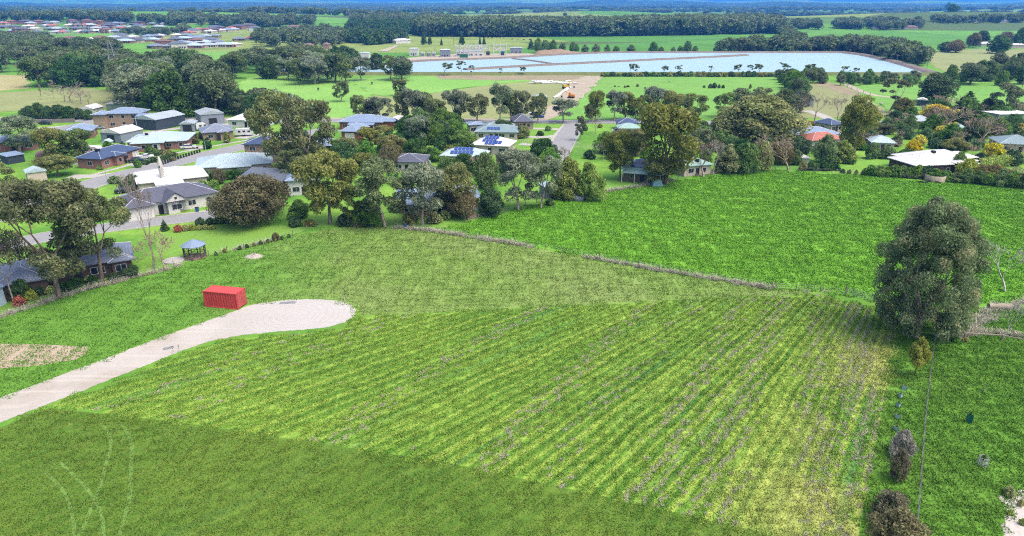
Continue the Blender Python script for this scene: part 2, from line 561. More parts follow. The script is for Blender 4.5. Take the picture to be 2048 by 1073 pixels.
M_OLIVE = grass('olive_pasture', c(112, 128, 72), c(142, 158, 98), c(164, 172, 116), .3, patch=c(146, 150, 108), dry=c(164, 156, 126), dry_amt=.5)
M_FARG = grass('far_pasture', c(92, 142, 60), c(114, 172, 76), c(130, 184, 84), .05, patch=c(130, 172, 84))
M_DRYG = grass('dry_pasture', c(140, 140, 98), c(172, 170, 116), c(186, 180, 132), .2)
M_SOIL = grass('bare_soil', c(116, 108, 84), c(150, 140, 112), c(170, 160, 130), .3)

PAD = [(868, 462), (930, 447), (1000, 430), (1060, 410), (1140, 392), (1225, 383), (1330, 366), (1400, 352), (1470, 341), (1560, 341),
       (1640, 346), (1720, 351), (1800, 358), (1900, 366), (2048, 378), (2420, 405), (2500, 640), (2080, 612), (1960, 612), (1880, 622),
       (1745, 602), (1650, 584), (1550, 578), (1300, 538), (1100, 500)]
MOWN = [(103, 812), (250, 757), (360, 712), (420, 690), (480, 678), (560, 671), (640, 665), (690, 655), (716, 634), (1000, 620), (1400, 600), (1645, 590),
        (1800, 632), (1785, 705), (1716, 1073), (1700, 1160), (1640, 1180), (1560, 1073), (1230, 998), (900, 926), (400, 850)]
FORE = [(-500, 1000), (0, 856), (100, 816), (400, 851), (900, 927), (1230, 999), (1560, 1074), (1640, 1182), (1690, 1700), (-700, 1700)]
ROUGH = [(590, 470), (720, 452), (866, 463), (1100, 501), (1300, 539), (1550, 579), (1645, 587), (1400, 599), (1000, 619), (720, 632), (716, 612), (670, 600), (610, 597), (575, 560), (560, 520)]
LEFTP = [(-300, 735), (-60, 652), (150, 588), (330, 541), (420, 512), (588, 471), (558, 520), (573, 560), (608, 597), (560, 600), (500, 608), (450, 628), (330, 670), (200, 720), (0, 793), (-300, 905)]
YARD = [(1803, 632), (1880, 624), (1960, 614), (2080, 614), (2500, 642), (2700, 1700), (1692, 1700), (1702, 1160), (1718, 1073), (1787, 705)]
W_MOWN = sheet('mown_field', MOWN, M_MOWN)
W_FORE = sheet('foreground_field', FORE, M_FORE)
W_ROUGH = sheet('rough_field', ROUGH, M_ROUGH)
W_LEFT = sheet('left_field', LEFTP, M_LEFTP)
W_PAD = sheet('paddock', PAD, M_PADDOCK)
W_YARD = sheet('yard', YARD, M_YARD)

# ---- gravel turning circle and its lane
t = NT('gravel'); p = t.pos()
a = t.noise(p, .12, 4, .6); b = t.noise(p, 6, 3, .7)
trk = t.noise(t.n('Mapping', None, Vector=p, Rotation=(0, 0, -.62), Scale=(.08, 1.4, 1)).outputs[0], 1.0, 3)
k = t.mix(t.ramp(a, .35, .65), c(180, 172, 160), c(198, 193, 187))
k = t.mix(t.math('MULTIPLY', t.ramp(trk, .5, .68), .6), k, c(212, 206, 198))
k = t.mix(t.math('MULTIPLY', t.ramp(t.n('VectorMath', {'operation': 'DISTANCE'}, i0=p, i1=(*XY((600, 632)), 0)).outputs['Value'], 16, 5), .7), k, c(202, 201, 200))
k = t.mix(t.math('MULTIPLY', t.ramp(b, .5, .75), .45), k, c(160, 152, 142))
ring = t.n('TexWave', {'wave_type': 'RINGS', 'rings_direction': 'Z'}, Vector=t.n('VectorMath', {'operation': 'SUBTRACT'}, i0=p, i1=(*XY((585, 632)), 0)).outputs[0], Scale=.35, Distortion=3.0, Detail=2.0).outputs[1]
k = t.mix(t.math('MULTIPLY', t.ramp(ring, .6, 1.0), t.math('MULTIPLY', t.ramp(t.n('VectorMath', {'operation': 'DISTANCE'}, i0=p, i1=(*XY((590, 632)), 0)).outputs['Value'], 8.5, 5), .2)), k, c(170, 160, 150))
M_GRAVEL = t.fin(k, .95, .1, b, .5, .04)
GRAVEL = [(-200, 866), (0, 796), (100, 759), (200, 722), (330, 672), (450, 630), (500, 611), (540, 604), (580, 600), (620, 599), (655, 600), (685, 604),
          (705, 611), (713, 621), (708, 633), (690, 645), (660, 654), (610, 660), (550, 664), (480, 671), (420, 683), (360, 703), (250, 748), (160, 784), (0, 846), (-200, 922)]
W_GRAVEL = sheet('gravel_lane', GRAVEL, M_GRAVEL, .02)
M_SPOIL = grass('spoil_earth', c(150, 130, 110), c(186, 164, 146), c(200, 182, 164), 1.0, dry=c(120, 140, 70), dry_amt=.5)
wob = [(-60, 688), (0, 684), (50, 683), (100, 686), (140, 691), (168, 698), (178, 706), (160, 715), (120, 724), (70, 731), (10, 735), (-60, 738)]
sheet('spoil_patch', wob, M_SPOIL, .014)
W_BED = sheet('garden_bed', [(1997, 994), (2015, 990), (2030, 984), (2060, 981), (2150, 984), (2220, 1180), (2020, 1150), (2009, 1085), (2004, 1050), (2012, 1020)], plain('pale_mulch', c(216, 210, 204), .95, .1, .25, 3.0), .016)
# tyre marks worn into the near grass
M_TRACK = grass('worn_track', c(90, 128, 54), c(110, 150, 68), c(124, 160, 80), 1.2)
WZ = [.0115]
def worn(pxs, w):
    WZ[0] += .003
    structure('wheel_track', strip_mesh('wheel_track', smooth_line([XY(q) for q in pxs], 10), w, M_TRACK, WZ[0]))
worn([(150, 1090), (190, 1000), (212, 930), (222, 880), (205, 850)], .35)
worn([(232, 1090), (258, 1000), (262, 930), (262, 880), (240, 846)], .35)
worn([(120, 925), (175, 980), (203, 1030), (208, 1090)], .3)
worn([(90, 945), (128, 985), (146, 1040), (148, 1090)], .3)

# ---- far fields, streets, paths
M_ASPH = plain('street_asphalt', c(176, 178, 182, .8), .9, .2, .08, .4)
M_ASPH2 = plain('lane_asphalt', c(150, 152, 158, .8), .9, .2, .08, .4)
M_CONC = plain('concrete', c(206, 204, 198, .85), .85, .2, .1, .5)
M_PALE = plain('pale_gravel', c(206, 196, 178, .85), .95, .1, .12, .6)
Z2 = .03
for nm, mat, poly in [
    ('pasture', M_PAST, [(466, 168), (520, 150), (700, 158), (740, 190), (700, 236), (470, 236)]),
    ('pasture', M_PAST, [(700, 158), (860, 152), (1000, 152), (1130, 156), (1000, 168), (900, 180), (800, 196), (742, 188)]),
    ('pasture', M_OLIVE, [(742, 190), (800, 197), (900, 181), (1000, 169), (1130, 157), (1165, 160), (1072, 237), (702, 237)]),
    ('pasture', M_FARG, [(1190, 168), (1210, 154), (1540, 153), (1562, 166), (1596, 190), (1480, 237), (1108, 239), (1150, 205)]),
    ('pasture', M_OLIVE, [(1598, 190), (1564, 166), (1600, 168), (1680, 168), (1740, 200), (1790, 232), (1620, 238), (1500, 238)]),
    ('pasture', M_FARG, [(1700, 170), (1900, 168), (2100, 170), (2200, 215), (1800, 232), (1745, 198)]),
    ('pasture', M_DRYG, [(-40, 150), (62, 150), (58, 178), (-60, 188)]),
    ('pasture', M_OLIVE, [(-80, 190), (60, 182), (180, 178), (260, 184), (250, 214), (-120, 228)]),
    ('pasture', M_FARG, [(225, 118), (280, 108), (420, 104), (600, 98), (620, 104), (540, 116), (400, 122), (300, 124)]),
    ('pasture', M_OLIVE, [(1830, 104), (1960, 98), (2200, 102), (2300, 150), (1960, 160), (1890, 148)]),
    ('pasture', M_PAST, [(1860, 152), (2060, 158), (2200, 168), (1870, 166)]),
    ('bare_soil', M_SOIL, [(1625, 166), (1672, 166), (1705, 180), (1735, 190), (1700, 192), (1640, 176)]),
    ('bare_soil', M_SOIL, [(860, 150), (1185, 152), (1170, 162), (1000, 162), (880, 158)]),
]:
    sheet(nm, poly, mat, Z2)
    Z2 += .004
sheet('dirt_track', [(1066, 239), (1090, 222), (1112, 204), (1135, 178), (1150, 160), (1172, 153), (1206, 152), (1196, 166), (1170, 190), (1146, 214), (1112, 236), (1098, 240)],
      grass('track_soil', c(140, 130, 112), c(172, 160, 140), c(192, 182, 164), .6), Z2 + .004)

road('main_road', [(-160, 242), (0, 241), (190, 241), (340, 241), (640, 242), (880, 243), (1150, 244), (1330, 245), (1560, 247), (1800, 246), (2200, 248)], 8.5, M_ASPH, .05)
road('road_verge', [(-160, 236.5), (190, 236.5), (640, 237.5), (900, 238.5), (1060, 240)], 3.2, M_PALE, .06)
road('street', [(-60, 440), (60, 408), (150, 379), (240, 352), (330, 331), (420, 309), (520, 287), (610, 270), (660, 258)], 8.2, M_ASPH, .05, M_CONC)
road('footpath', [(-40, 408), (100, 372), (240, 336), (300, 318), (420, 294), (560, 270)], 1.6, M_CONC, .045)
road('street', [(-120, 522), (20, 490), (120, 470), (270, 449), (400, 434), (470, 428), (520, 418)], 6.4, M_ASPH, .05, M_CONC)
road('footpath', [(215, 454), (300, 439), (400, 424), (460, 416)], 1.2, M_CONC, .045)
road('street', [(194, 243), (160, 250), (110, 260), (50, 270), (-60, 282)], 7.0, M_ASPH, .055)
road('driveway', [(75, 257), (110, 255), (150, 251)], 4.0, M_CONC, .045)
road('street', [(1104, 322), (1120, 297), (1136, 270), (1152, 245)], 7.4, M_ASPH, .056, M_CONC)
road('footpath', [(1084, 306), (1104, 280), (1124, 256), (1132, 247)], 1.6, M_CONC, .045)
for q in ([(1040, 273), (1086, 275), (1118, 271)], [(1062, 258), (1092, 258), (1126, 260)], [(1085, 290), (1060, 290), (1040, 288)]):
    road('driveway', q, 3.4, M_CONC, .047)
for q, w_ in (([(262, 332), (300, 326), (322, 330)], 6), ([(376, 300), (392, 295), (420, 296)], 5), ([(480, 278), (505, 271), (545, 268)], 5), ([(140, 353), (190, 353), (250, 346)], 4),
              ([(278, 268), (320, 262), (370, 256), (420, 250)], 4), ([(440, 252), (470, 247), (520, 252)], 5), ([(205, 262), (250, 258), (290, 258)], 6)):
    road('driveway', q, w_, M_CONC, .047)
sheet('gravel_yard', [(140, 330), (172, 300), (230, 302), (215, 318), (176, 330)], M_ASPH, .03)
sheet('gravel_yard', [(730, 274), (780, 272), (806, 276), (800, 284), (770, 280)], M_ASPH, .03)
road('driveway', [(1612, 222), (1640, 230), (1668, 245)], 4.5, M_CONC, .06)
road('driveway', [(1690, 168), (1720, 182), (1755, 192), (1800, 196)], 4.0, M_PALE, .07)
for nm, poly in (('lawn', [(325, 470), (440, 452), (590, 452), (610, 462), (560, 478), (420, 512), (330, 538), (300, 540), (310, 500)]),
                 ('lawn', [(215, 285), (258, 300), (300, 308), (330, 306), (290, 318), (220, 300)]),
                 ('lawn', [(190, 290), (230, 280), (252, 295), (225, 306), (190, 302)]),
                 ('lawn', [(330, 262), (400, 262), (398, 275), (330, 272)]),
                 ('lawn', [(280, 250), (318, 248), (318, 268), (285, 272), (262, 264)]),
                 ('lawn', [(770, 262), (850, 252), (852, 270), (790, 272), (728, 270)]),
                 ('lawn', [(720, 278), (810, 282), (800, 300), (740, 298)]),
                 ('lawn', [(1066, 246), (1126, 248), (1118, 256), (1066, 256)]),
                 ('lawn', [(1166, 248), (1240, 248), (1236, 262), (1170, 264)]),
                 ('lawn', [(1350, 250), (1430, 250), (1425, 264), (1350, 262)]),
                 ('lawn', [(1690, 322), (1740, 312), (1850, 308), (1850, 318), (1780, 330), (1690, 335)]),
                 ('lawn', [(1868, 292), (1960, 286), (1958, 300), (1880, 302)]),
                 ('lawn', [(1205, 362), (1290, 356), (1330, 362), (1230, 380), (1150, 392), (1205, 380)]),
                 ('lawn', [(590, 440), (700, 428), (950, 425), (960, 440), (868, 460), (720, 450), (610, 458)]),
                 ('lawn', [(415, 302), (480, 288), (520, 278), (560, 268), (545, 268), (480, 286), (410, 296)]),
                 ('lawn', [(430, 312), (492, 300), (492, 326), (430, 322)])):
    sheet(nm, poly, M_LAWN, .024)

# ---- reservoir: water, banks, dividing walls
t = NT('water'); p = t.pos()
rp = t.noise(t.n('Mapping', None, Vector=p, Scale=(.25, 1, 1)).outputs[0], .5, 3)
k = t.mix(t.noise(p, .01, 3), c(158, 194, 212), c(174, 206, 220))
M_WATER = t.fin(k, .5, .2)
RES = [(540, 147), (560, 140), (660, 136.5), (760, 133), (850, 125), (1000, 119.5), (1130, 112), (1230, 108.2), (1470, 107.8), (1680, 108), (1720, 114), (1780, 127), (1848, 147)]
W_RES = sheet('reservoir', RES, M_WATER, .6)
def bank(name, pxs, top, half, h, mat):
    pts = np.array(smooth_line([XY(q) for q in pxs], 5))
    T = np.gradient(pts, axis=0); T /= np.linalg.norm(T, axis=1)[:, None]
    Nn = np.stack([-T[:, 1], T[:, 0]], 1); m = MB(); n = len(pts)
    for o, z in ((-half, 0), (-top, h), (top, h), (half, 0)):
        m.v += [(x, y, z) for x, y in pts + Nn * o]
    for k_ in range(3):
        m.f += [(k_ * n + i, k_ * n + i + 1, (k_ + 1) * n + i + 1, (k_ + 1) * n + i) for i in range(n - 1)]
    m.f += [(0, n, 2 * n, 3 * n), (n - 1, 2 * n - 1, 3 * n - 1, 4 * n - 1)]
    me = m.mesh(name, mat)
    if me.polygons[0].normal.z < 0: me.flip_normals()
    structure(name, me)
M_BANK = grass('bank_grass', c(82, 92, 52), c(104, 118, 66), c(124, 132, 84), .4)
M_ROCK = grass('bank_rock', c(92, 84, 80), c(124, 114, 108), c(144, 136, 130), .5)
bank('embankment', [(520, 149), (700, 149.4), (1000, 149.6), (1300, 149.6), (1600, 149.6), (1870, 150.5)], 1.6, 6.5, 1.5, M_BANK)
bank('embankment', [(1868, 150), (1790, 126.5), (1728, 113.5), (1684, 107.2)], 2.5, 6, 1.8, M_ROCK)
bank('embankment', [(1690, 107), (1470, 107.0), (1230, 107.4), (1130, 111), (1000, 118.6), (850, 124), (750, 132.2), (640, 136)], 2.5, 7, 1.6, M_ROCK)
bank('embankment', [(930, 142), (1100, 132.4), (1300, 122.6), (1430, 116.4), (1492, 113.2)], 1.6, 5, 1.7, M_ROCK)
bank('embankment', [(1026, 119.8), (1070, 125), (1112, 131.5)], .8, 2.6, 1.4, M_ROCK)
sheet('station_yard', [(770, 131), (848, 123), (1000, 117.5), (1080, 113.5), (1060, 108), (920, 108), (800, 118)], M_PALE, .28)
sheet('station_lane', [(755, 104), (790, 92), (800, 91), (775, 104)], M_PALE, .3)
# earth heap by the far bank
hb = G(1124, 111); m = MB(); n = 28
for i in range(9):
    for j in range(n):
        u = (j / (n - 1) - .5); v = i / 8 - .5
        hh = max(0, 1 - (2 * u) ** 2) ** .7 * max(0, 1 - (2 * v) ** 2) * (3.6 + .4 * sin(j * 1.7 + i) + .4 * sin(j * .6)) * (1.1 - u * 1.1)
        m.v.append((u * 50, v * 24, hh))
for i in range(8):
    m.f += [(i * n + j, i * n + j + 1, (i + 1) * n + j + 1, (i + 1) * n + j) for j in range(n - 1)]
hm = m.build('earth_heap', grass('heap_earth', c(128, 108, 88), c(152, 130, 106), c(168, 148, 124), .3), loc=(hb[0], hb[1] + 14, .02), smooth=True)
tag(hm, 'long mound of bare red brown earth on the far bank of the reservoir', 'earth heap')

# ---- grass blades as real cover
def blade_patch(name, mat, size, n, h, w_, seed):
    g = np.random.default_rng(seed)
    xy = (g.random((n, 2)) - .5) * size
    a = g.random(n) * 2 * pi; le = g.random(n) * .5 + .5
    hh = h * (g.random(n) * .8 + .4); lean = h * (.3 + 1.5 * g.random(n))
    la = g.random(n) * 2 * pi
    dx, dy = np.cos(a) * w_ * le, np.sin(a) * w_ * le
    tx, ty = np.cos(la) * lean, np.sin(la) * lean
    z = np.zeros(n)
    v = np.stack([np.stack([xy[:, 0] - dx, xy[:, 1] - dy, z - .02], 1), np.stack([xy[:, 0] + dx, xy[:, 1] + dy, z - .02], 1),
                  np.stack([xy[:, 0] + dx * .5 + tx, xy[:, 1] + dy * .5 + ty, hh], 1), np.stack([xy[:, 0] - dx * .5 + tx, xy[:, 1] - dy * .5 + ty, hh], 1)], 1).reshape(-1, 3)
    return np_mesh(name, v, np.arange(4 * n).reshape(n, 4), mat)

def cover(name, poly, mat, per_m2, label, size=2.0, n=70, h=.14, w_=.05, clip=None):
    st = per_m2 ** -.5; lo, hi = np.min(poly, 0), np.max(poly, 0)
    gx, gy = np.meshgrid(np.arange(lo[0], hi[0], st), np.arange(lo[1], hi[1], st))
    pts = np.stack([gx.ravel(), gy.ravel()], 1) + RNG.uniform(-.3, .3, (gx.size, 2)) * st
    pts = pts[in_poly(pts[:, 0], pts[:, 1], poly)]
    if clip is not None:
        q = np.array([ray_inv(x, y) for x, y in pts]); keep = (q[:, 0] > clip[0]) & (q[:, 0] < clip[1]) & (q[:, 1] < clip[2]); pts = pts[keep]
    if name == 'yard_grass': pts = pts[~in_poly(pts[:, 0], pts[:, 1], [(x * 1.02 - .5, y - .3) for x, y in W_BED])]
    src = [blade_patch(name + str(i), mat, size, n, h, w_, 5 + i) for i in range(5)]
    instancer(name, np.column_stack([pts, np.full(len(pts), .01)]), RNG.random(len(pts)) * .2 + .95, RNG.integers(0, 4, len(pts)) * (pi / 2) + RNG.normal(0, .1, len(pts)), src, label, 'grass')

def ray_inv(x, y, z=0.0):
    """photo pixel of a world point"""
    dz = z - CAM_H
    d = y * CP - dz * SP
    return 1024 + FPX * x / d, 536.5 + FPX * -(y * SP + dz * CP) / d

CL = (-150, 2200, 1180)
cover('mown_grass', W_MOWN, M_MOWN, .36, 'short mown grass blades over the striped field', n=330, h=.13, w_=.045, clip=CL)
cover('foreground_grass', W_FORE, M_FORE, .36, 'smooth darker grass in front of the striped field', n=260, h=.1, w_=.045, clip=CL)
cover('paddock_grass', W_PAD, M_PADDOCK, .16, 'vivid green pasture grass of the big paddock', 3.0, 300, .2, .075, clip=CL)
cover('rough_grass', W_ROUGH, M_ROUGH, .2, 'olive green grass between turning circle and paddock fence', 2.6, 230, .14, .06, clip=CL)
cover('left_grass', W_LEFT, M_LEFTP, .2, 'soft green grass around the red container', 2.6, 230, .13, .06, clip=CL)
cover('yard_grass', W_YARD, M_YARD, .36, 'lush grass of the fenced yard beside the striped field', 2.0, 330, .16, .045, clip=CL)

# ---- windrows of drying cut grass along the rows
M_HAY = NT('hay'); t = M_HAY; p = t.pos()
k = t.mix(t.noise(p, 1.3, 3), c(178, 176, 152), c(216, 212, 190)); k = t.mix(t.math('MULTIPLY', t.isl(), .5), k, c(140, 150, 100))
M_HAY = t.fin(k, .95, .1)
def hay_clump(i):
    g = np.random.default_rng(90 + i); n = 46
    ctr = g.normal(0, 1, (n, 3)) * (.3, .16, .04) + (0, 0, .06)
    d = g.normal(0, 1, (n, 3)) * (1, .7, .35); d /= np.linalg.norm(d, axis=1)[:, None]; d *= .11 + g.random((n, 1)) * .12
    s = np.cross(d, g.normal(0, 1, (n, 3))); s /= np.linalg.norm(s, axis=1)[:, None]; s *= .025
    v = np.stack([ctr - d - s, ctr - d + s, ctr + d + s, ctr + d - s], 1).reshape(-1, 3)
    return np_mesh('hay_clump', v, np.arange(4 * n).reshape(n, 4), M_HAY)
pts, rots, scs = [], [], []
a0 = atan2(-60 - QX, 60 - QY)
u_lo, u_hi = -160, -125
allp = np.array(W_MOWN)
ang = np.arctan2(allp[:, 0] - QX, allp[:, 1] - QY) * 57.7
for u in np.arange(math.floor(ang.min()), math.ceil(ang.max()), .5):
    strength = rnd.random() ** 1.2
    th = (u + .12 + rnd.uniform(-.1, .1)) / 57.7
    dens = rnd.uniform(.25, 1.0)
    right = 1 - sst(np.array(u), -147, -132)
    for dd in np.arange(70, 260, .3):
        gate = sin(dd * .21 + u * 2.3) + sin(dd * .083 + u) * .8 + rnd.uniform(-1.2, 1.2)
        if gate < 1.9 - 2.3 * dens * (.25 + .75 * right): continue
        th2 = th + .0022 * sin(dd * .13 + u) + rnd.gauss(0, .0016)
        x, y = QX + dd * sin(th2), QY + dd * cos(th2)
        pts.append((x, y, .01)); rots.append(pi / 2 - th2 + rnd.uniform(-.5, .5)); scs.append(rnd.uniform(.3, .85))
pts = np.array(pts); kp = in_poly(pts[:, 0], pts[:, 1], W_MOWN)
instancer('cut_grass', pts[kp], np.array(scs)[kp], np.array(rots)[kp], [hay_clump(i) for i in range(5)], 'rows of greyish drying cut grass lying on the striped field', 'cut grass')

# ================================================================ vegetation
def leaf_cloud(ctrs, rads, n, size, g, up=.35, asp=.5, shell=.55):
    """n small leaf sprays spread through the clumps ctrs/rads"""
    ctrs = np.asarray(ctrs); rads = np.asarray(rads)
    wgt = rads[:, 0] * rads[:, 1] + rads[:, 0] * rads[:, 2]; wgt = wgt / wgt.sum()
    i = g.choice(len(ctrs), n, p=wgt)
    d = g.normal(0, 1, (n, 3)); d[:, 2] += up; d /= np.linalg.norm(d, axis=1)[:, None]
    r = shell + (1 - shell) * g.random((n, 1)) ** .6
    r = np.where(g.random((n, 1)) < .12, r * 1.18, r)
    p = ctrs[i] + d * r * rads[i]
    nr = d * .8 + g.normal(0, .75, (n, 3)); nr /= np.linalg.norm(nr, axis=1)[:, None]
    t1 = np.cross(nr, g.normal(0, 1, (n, 3))); t1 /= np.linalg.norm(t1, axis=1)[:, None]
    t2 = np.cross(nr, t1)
    s = size * (.55 + .9 * g.random((n, 1)))
    a, b = t1 * s, t2 * s * asp
    return np.stack([p - a * .9, p - b, p + a, p + b], 1).reshape(-1, 3)

def grow(g, p, d, length, r, depth, segs, tips, spread, split, up=.25, wob=.18, shrink=.72, min_r=.004):
    """recursive tapered limbs; collects (p0,p1,r0,r1) and end points"""
    n = 3 if depth > 1 else 2
    r_end = r * .62
    for k in range(n):
        d = d + g.normal(0, wob, 3); d[2] += up * .12; d /= np.linalg.norm(d)
        q = p + d * length / n
        r0 = r + (r_end - r) * k / n; r1 = r + (r_end - r) * (k + 1) / n
        segs.append((p, q, max(r0, min_r), max(r1, min_r)))
        p = q
        if depth <= 2 and k > 0: tips.append((p, depth))
    if depth == 0:
        tips.append((p, 0)); return
    m = split if depth > 1 else split + 1
    a0 = g.random() * 2 * pi
    for k in range(m):
        az = a0 + 2 * pi * k / m + g.normal(0, .4)
        t = np.cross(d, (cos(az), sin(az), .3)); t /= np.linalg.norm(t) + 1e-9
        nd = d * cos(spread) + t * sin(spread) * (.7 + .6 * g.random())
        nd[2] += up; nd /= np.linalg.norm(nd)
        grow(g, p, nd, length * shrink * (.75 + .5 * g.random()), r_end * (.85 if k == 0 else .7), depth - 1, segs, tips, spread, split, up, wob, shrink, min_r)

def limb_mesh(name, segs, mat, sides=5):
    S = np.array([np.concatenate([a, b, (r0, r1)]) for a, b, r0, r1 in segs])
    A, B = S[:, :3], S[:, 3:6]
    D = B - A; D /= np.linalg.norm(D, axis=1)[:, None] + 1e-9
    ref = np.where(np.abs(D[:, 2:3]) < .9, (0, 0, 1), (1, 0, 0))
    T = np.cross(D, ref); T /= np.linalg.norm(T, axis=1)[:, None]; U = np.cross(D, T)
    vs = []
    for P, rr in ((A, S[:, 6]), (B, S[:, 7])):
        for k in range(sides):
            a = 2 * pi * k / sides
            vs.append(P + rr[:, None] * (cos(a) * T + sin(a) * U))
    V = np.stack(vs, 1); n = len(S)
    base = (np.arange(n) * 2 * sides)[:, None]
    Q = np.concatenate([base + np.array([k, (k + 1) % sides, sides + (k + 1) % sides, sides + k]) for k in range(sides)], 0)
    return V.reshape(-1, 3), Q

PROTO = {}
def norm_tree(name, segs, lv, tm, lm, sides=5):
    """bring a tree to unit height and width, base at the origin"""
    tv, tq = limb_mesh(name, segs, tm, sides)
    ref = lv if lv is not None else tv
    z1 = np.percentile(ref[:, 2], 99.7)
    cx, cy = (np.percentile(ref[:, 0], 1) + np.percentile(ref[:, 0], 99)) / 2, (np.percentile(ref[:, 1], 1) + np.percentile(ref[:, 1], 99)) / 2
    wd = ((np.percentile(ref[:, 0], 99) - np.percentile(ref[:, 0], 1)) + (np.percentile(ref[:, 1], 99) - np.percentile(ref[:, 1], 1))) / 2
    sc = np.array([1 / wd, 1 / wd, 1 / z1])
    off = np.array([cx * .5, cy * .5, 0])
    tme = np_mesh('trunk', (tv - off) * sc, tq, tm, True)
    lme = np_mesh('crown', (lv - off) * sc, np.arange(len(lv)).reshape(-1, 4), lm) if lv is not None else None
    return tme, lme

def make_gum(seed, leaves, size, tm, lm, depth=3, spread=.62, split=3, trunk=.30, clump=(1.5, 1.15), up=.22, flat=.7, h=15, droop=0, lo=.26, env=26, ntip=26, wide=.36):
    g = np.random.default_rng(seed)
    segs, tips = [], []
    d0 = np.array([g.normal(0, .08), g.normal(0, .08), 1.0])
    grow(g, np.array([0, 0, -.15]), d0 / np.linalg.norm(d0), h * trunk, h * .026, depth, segs, tips, spread, split, up, .1, .74)
    ends = [p for p, k in tips if k <= 1]
    if len(ends) > ntip: ends = [ends[i] for i in g.choice(len(ends), ntip, replace=False)]
    top = max(p[2] for p in ends); Rm = top * wide
    ends = [np.array([p[0] * min(1, Rm * 1.05 / (hypot(p[0], p[1]) + 1e-6)), p[1] * min(1, Rm * 1.05 / (hypot(p[0], p[1]) + 1e-6)), p[2]]) for p in ends]
    for k in range(env):
        f = g.random(); a = g.random() * 2 * pi
        rr = Rm * (sin(pi * (.1 + .82 * f)) ** .6) * (.55 + .42 * sqrt(g.random()))
        ends.append(np.array([rr * cos(a), rr * sin(a), top * (lo + (1 - lo) * f)]))
    rads = []
    for p in ends:
        r = clump[1] + (clump[0] - clump[1]) * g.random()
        rads.append((r, r, r * flat * (.8 + .4 * g.random())))
    lv = leaf_cloud(ends, np.array(rads), leaves, size, g)
    if droop:
        k = g.random(len(lv) // 4) * droop
        lv = lv.reshape(-1, 4, 3); lv[:, :, 2] -= k[:, None]; lv = lv.reshape(-1, 3)
    lv = lv.reshape(-1, 4, 3); lv = lv[lv[:, :, 2].min(1) > .2].reshape(-1, 3)
    return norm_tree('gum', segs, lv, tm, lm)

def make_dense(seed, leaves, size, tm, lm, w_=10, h=9, lo=.12, top=.62, n=46, lump=.2, col=False):
    """a full rounded crown that nearly reaches the ground"""
    g = np.random.default_rng(seed)
    ct, rd = [], []
    for k in range(n):
        z = lo + (1 - lo) * (k + .5) / n
        f = (z - lo) / (1 - lo)
        rr = (sin(pi * min(1, f ** top) * .97 + .05)) ** (.62) if not col else (1 - f ** 2.2) ** .6
        a = k * 2.399 + g.normal(0, .3)
        rr *= 1 + .16 * sin(2 * a + seed) + .14 * sin(3 * a + seed * 1.7 + 4 * z)
        r = w_ / 2 * rr * (.5 + .42 * g.random())
        s = w_ * lump * (.5 + .75 * g.random()) * (.5 + .5 * rr)
        ct.append((r * cos(a), r * sin(a), z * h * .9)); rd.append((s, s, s * .8))
    lv = leaf_cloud(ct, np.array(rd), leaves, size, g, .5, .55, .5)
    lv = lv.reshape(-1, 4, 3); lv = lv[lv[:, :, 2].min(1) > .02].reshape(-1, 3)
    segs, tips = [], []
    grow(g, np.array([0, 0, -.1]), np.array([0, 0, 1.]), h * .35, w_ * .03, 2, segs, tips, .6, 3, .3, .08, .7)
    return norm_tree('dense', segs, lv, tm, lm)

def make_bare(seed, tm, h=10, depth=5, spread=.42, split=2, trunk=.26, up=.12, r=.018, min_r=.012, sides=3):
    g = np.random.default_rng(seed)
    segs, tips = [], []
    grow(g, np.array([0, 0, -.1]), np.array([0.02, 0, 1.]), h * trunk, h * r, depth, segs, tips, spread, split, up, .1, .76, min_r)
    return norm_tree('bare', segs, None, tm, None, sides)

def make_cone(seed, leaves, size, tm, lm, h=12, w_=5):
    g = np.random.default_rng(seed); ct, rd = [], []
    for k in range(40):
        f = (k + .5) / 40; a = k * 2.399; r = w_ / 2 * (1 - f) ** .8 * (.6 + .3 * g.random())
        s = w_ * .17 * (1.1 - f) * (.8 + .4 * g.random()) + .12
        ct.append((r * cos(a), r * sin(a), h * (.08 + .9 * f))); rd.append((s, s, s * .9))
    lv = leaf_cloud(ct, np.array(rd), leaves, size, g, .2)
    lv = lv.reshape(-1, 4, 3); lv = lv[lv[:, :, 2].min(1) > .02].reshape(-1, 3)
    return norm_tree('cone', [(np.array([0, 0, -.1]), np.array([0, 0, h * .9]), .16, .03)], lv, tm, lm)

B_PALE = bark('pale_bark', c(168, 154, 138), c(206, 196, 184)); B_DARK = bark('dark_bark', c(70, 60, 52), c(112, 98, 84)); B_MID = bark('mid_bark', c(116, 100, 86), c(160, 146, 130))
B_BARE = bark('bare_twigs', c(150, 138, 128), c(190, 178, 168)); B_BROWN = bark('brown_twigs', c(158, 140, 122), c(196, 178, 156)); B_WHITE = bark('white_bark', c(196, 190, 184), c(236, 232, 228))
L_GUM = leaf('gum_leaf', c(62, 80, 48), c(146, 164, 102), c(164, 172, 112))
L_GUM2 = leaf('gum_leaf_grey', c(72, 90, 70), c(166, 184, 148), c(184, 194, 160))
L_GUM3 = leaf('gum_leaf_olive', c(76, 88, 42), c(162, 172, 96), c(176, 178, 108))
L_WOOD = leaf('wood_leaf', c(52, 72, 46), c(130, 152, 98), c(146, 160, 110))
L_DARK = leaf('dark_leaf', c(42, 70, 36), c(106, 144, 76))
L_DENSE = leaf('dense_leaf', c(80, 92, 44), c(168, 176, 96), c(184, 182, 110))
L_BROWN = leaf('brown_leaf', c(78, 78, 50), c(148, 148, 96), c(166, 152, 108))
L_WILLOW = leaf('willow_leaf', c(100, 124, 58), c(190, 208, 124))
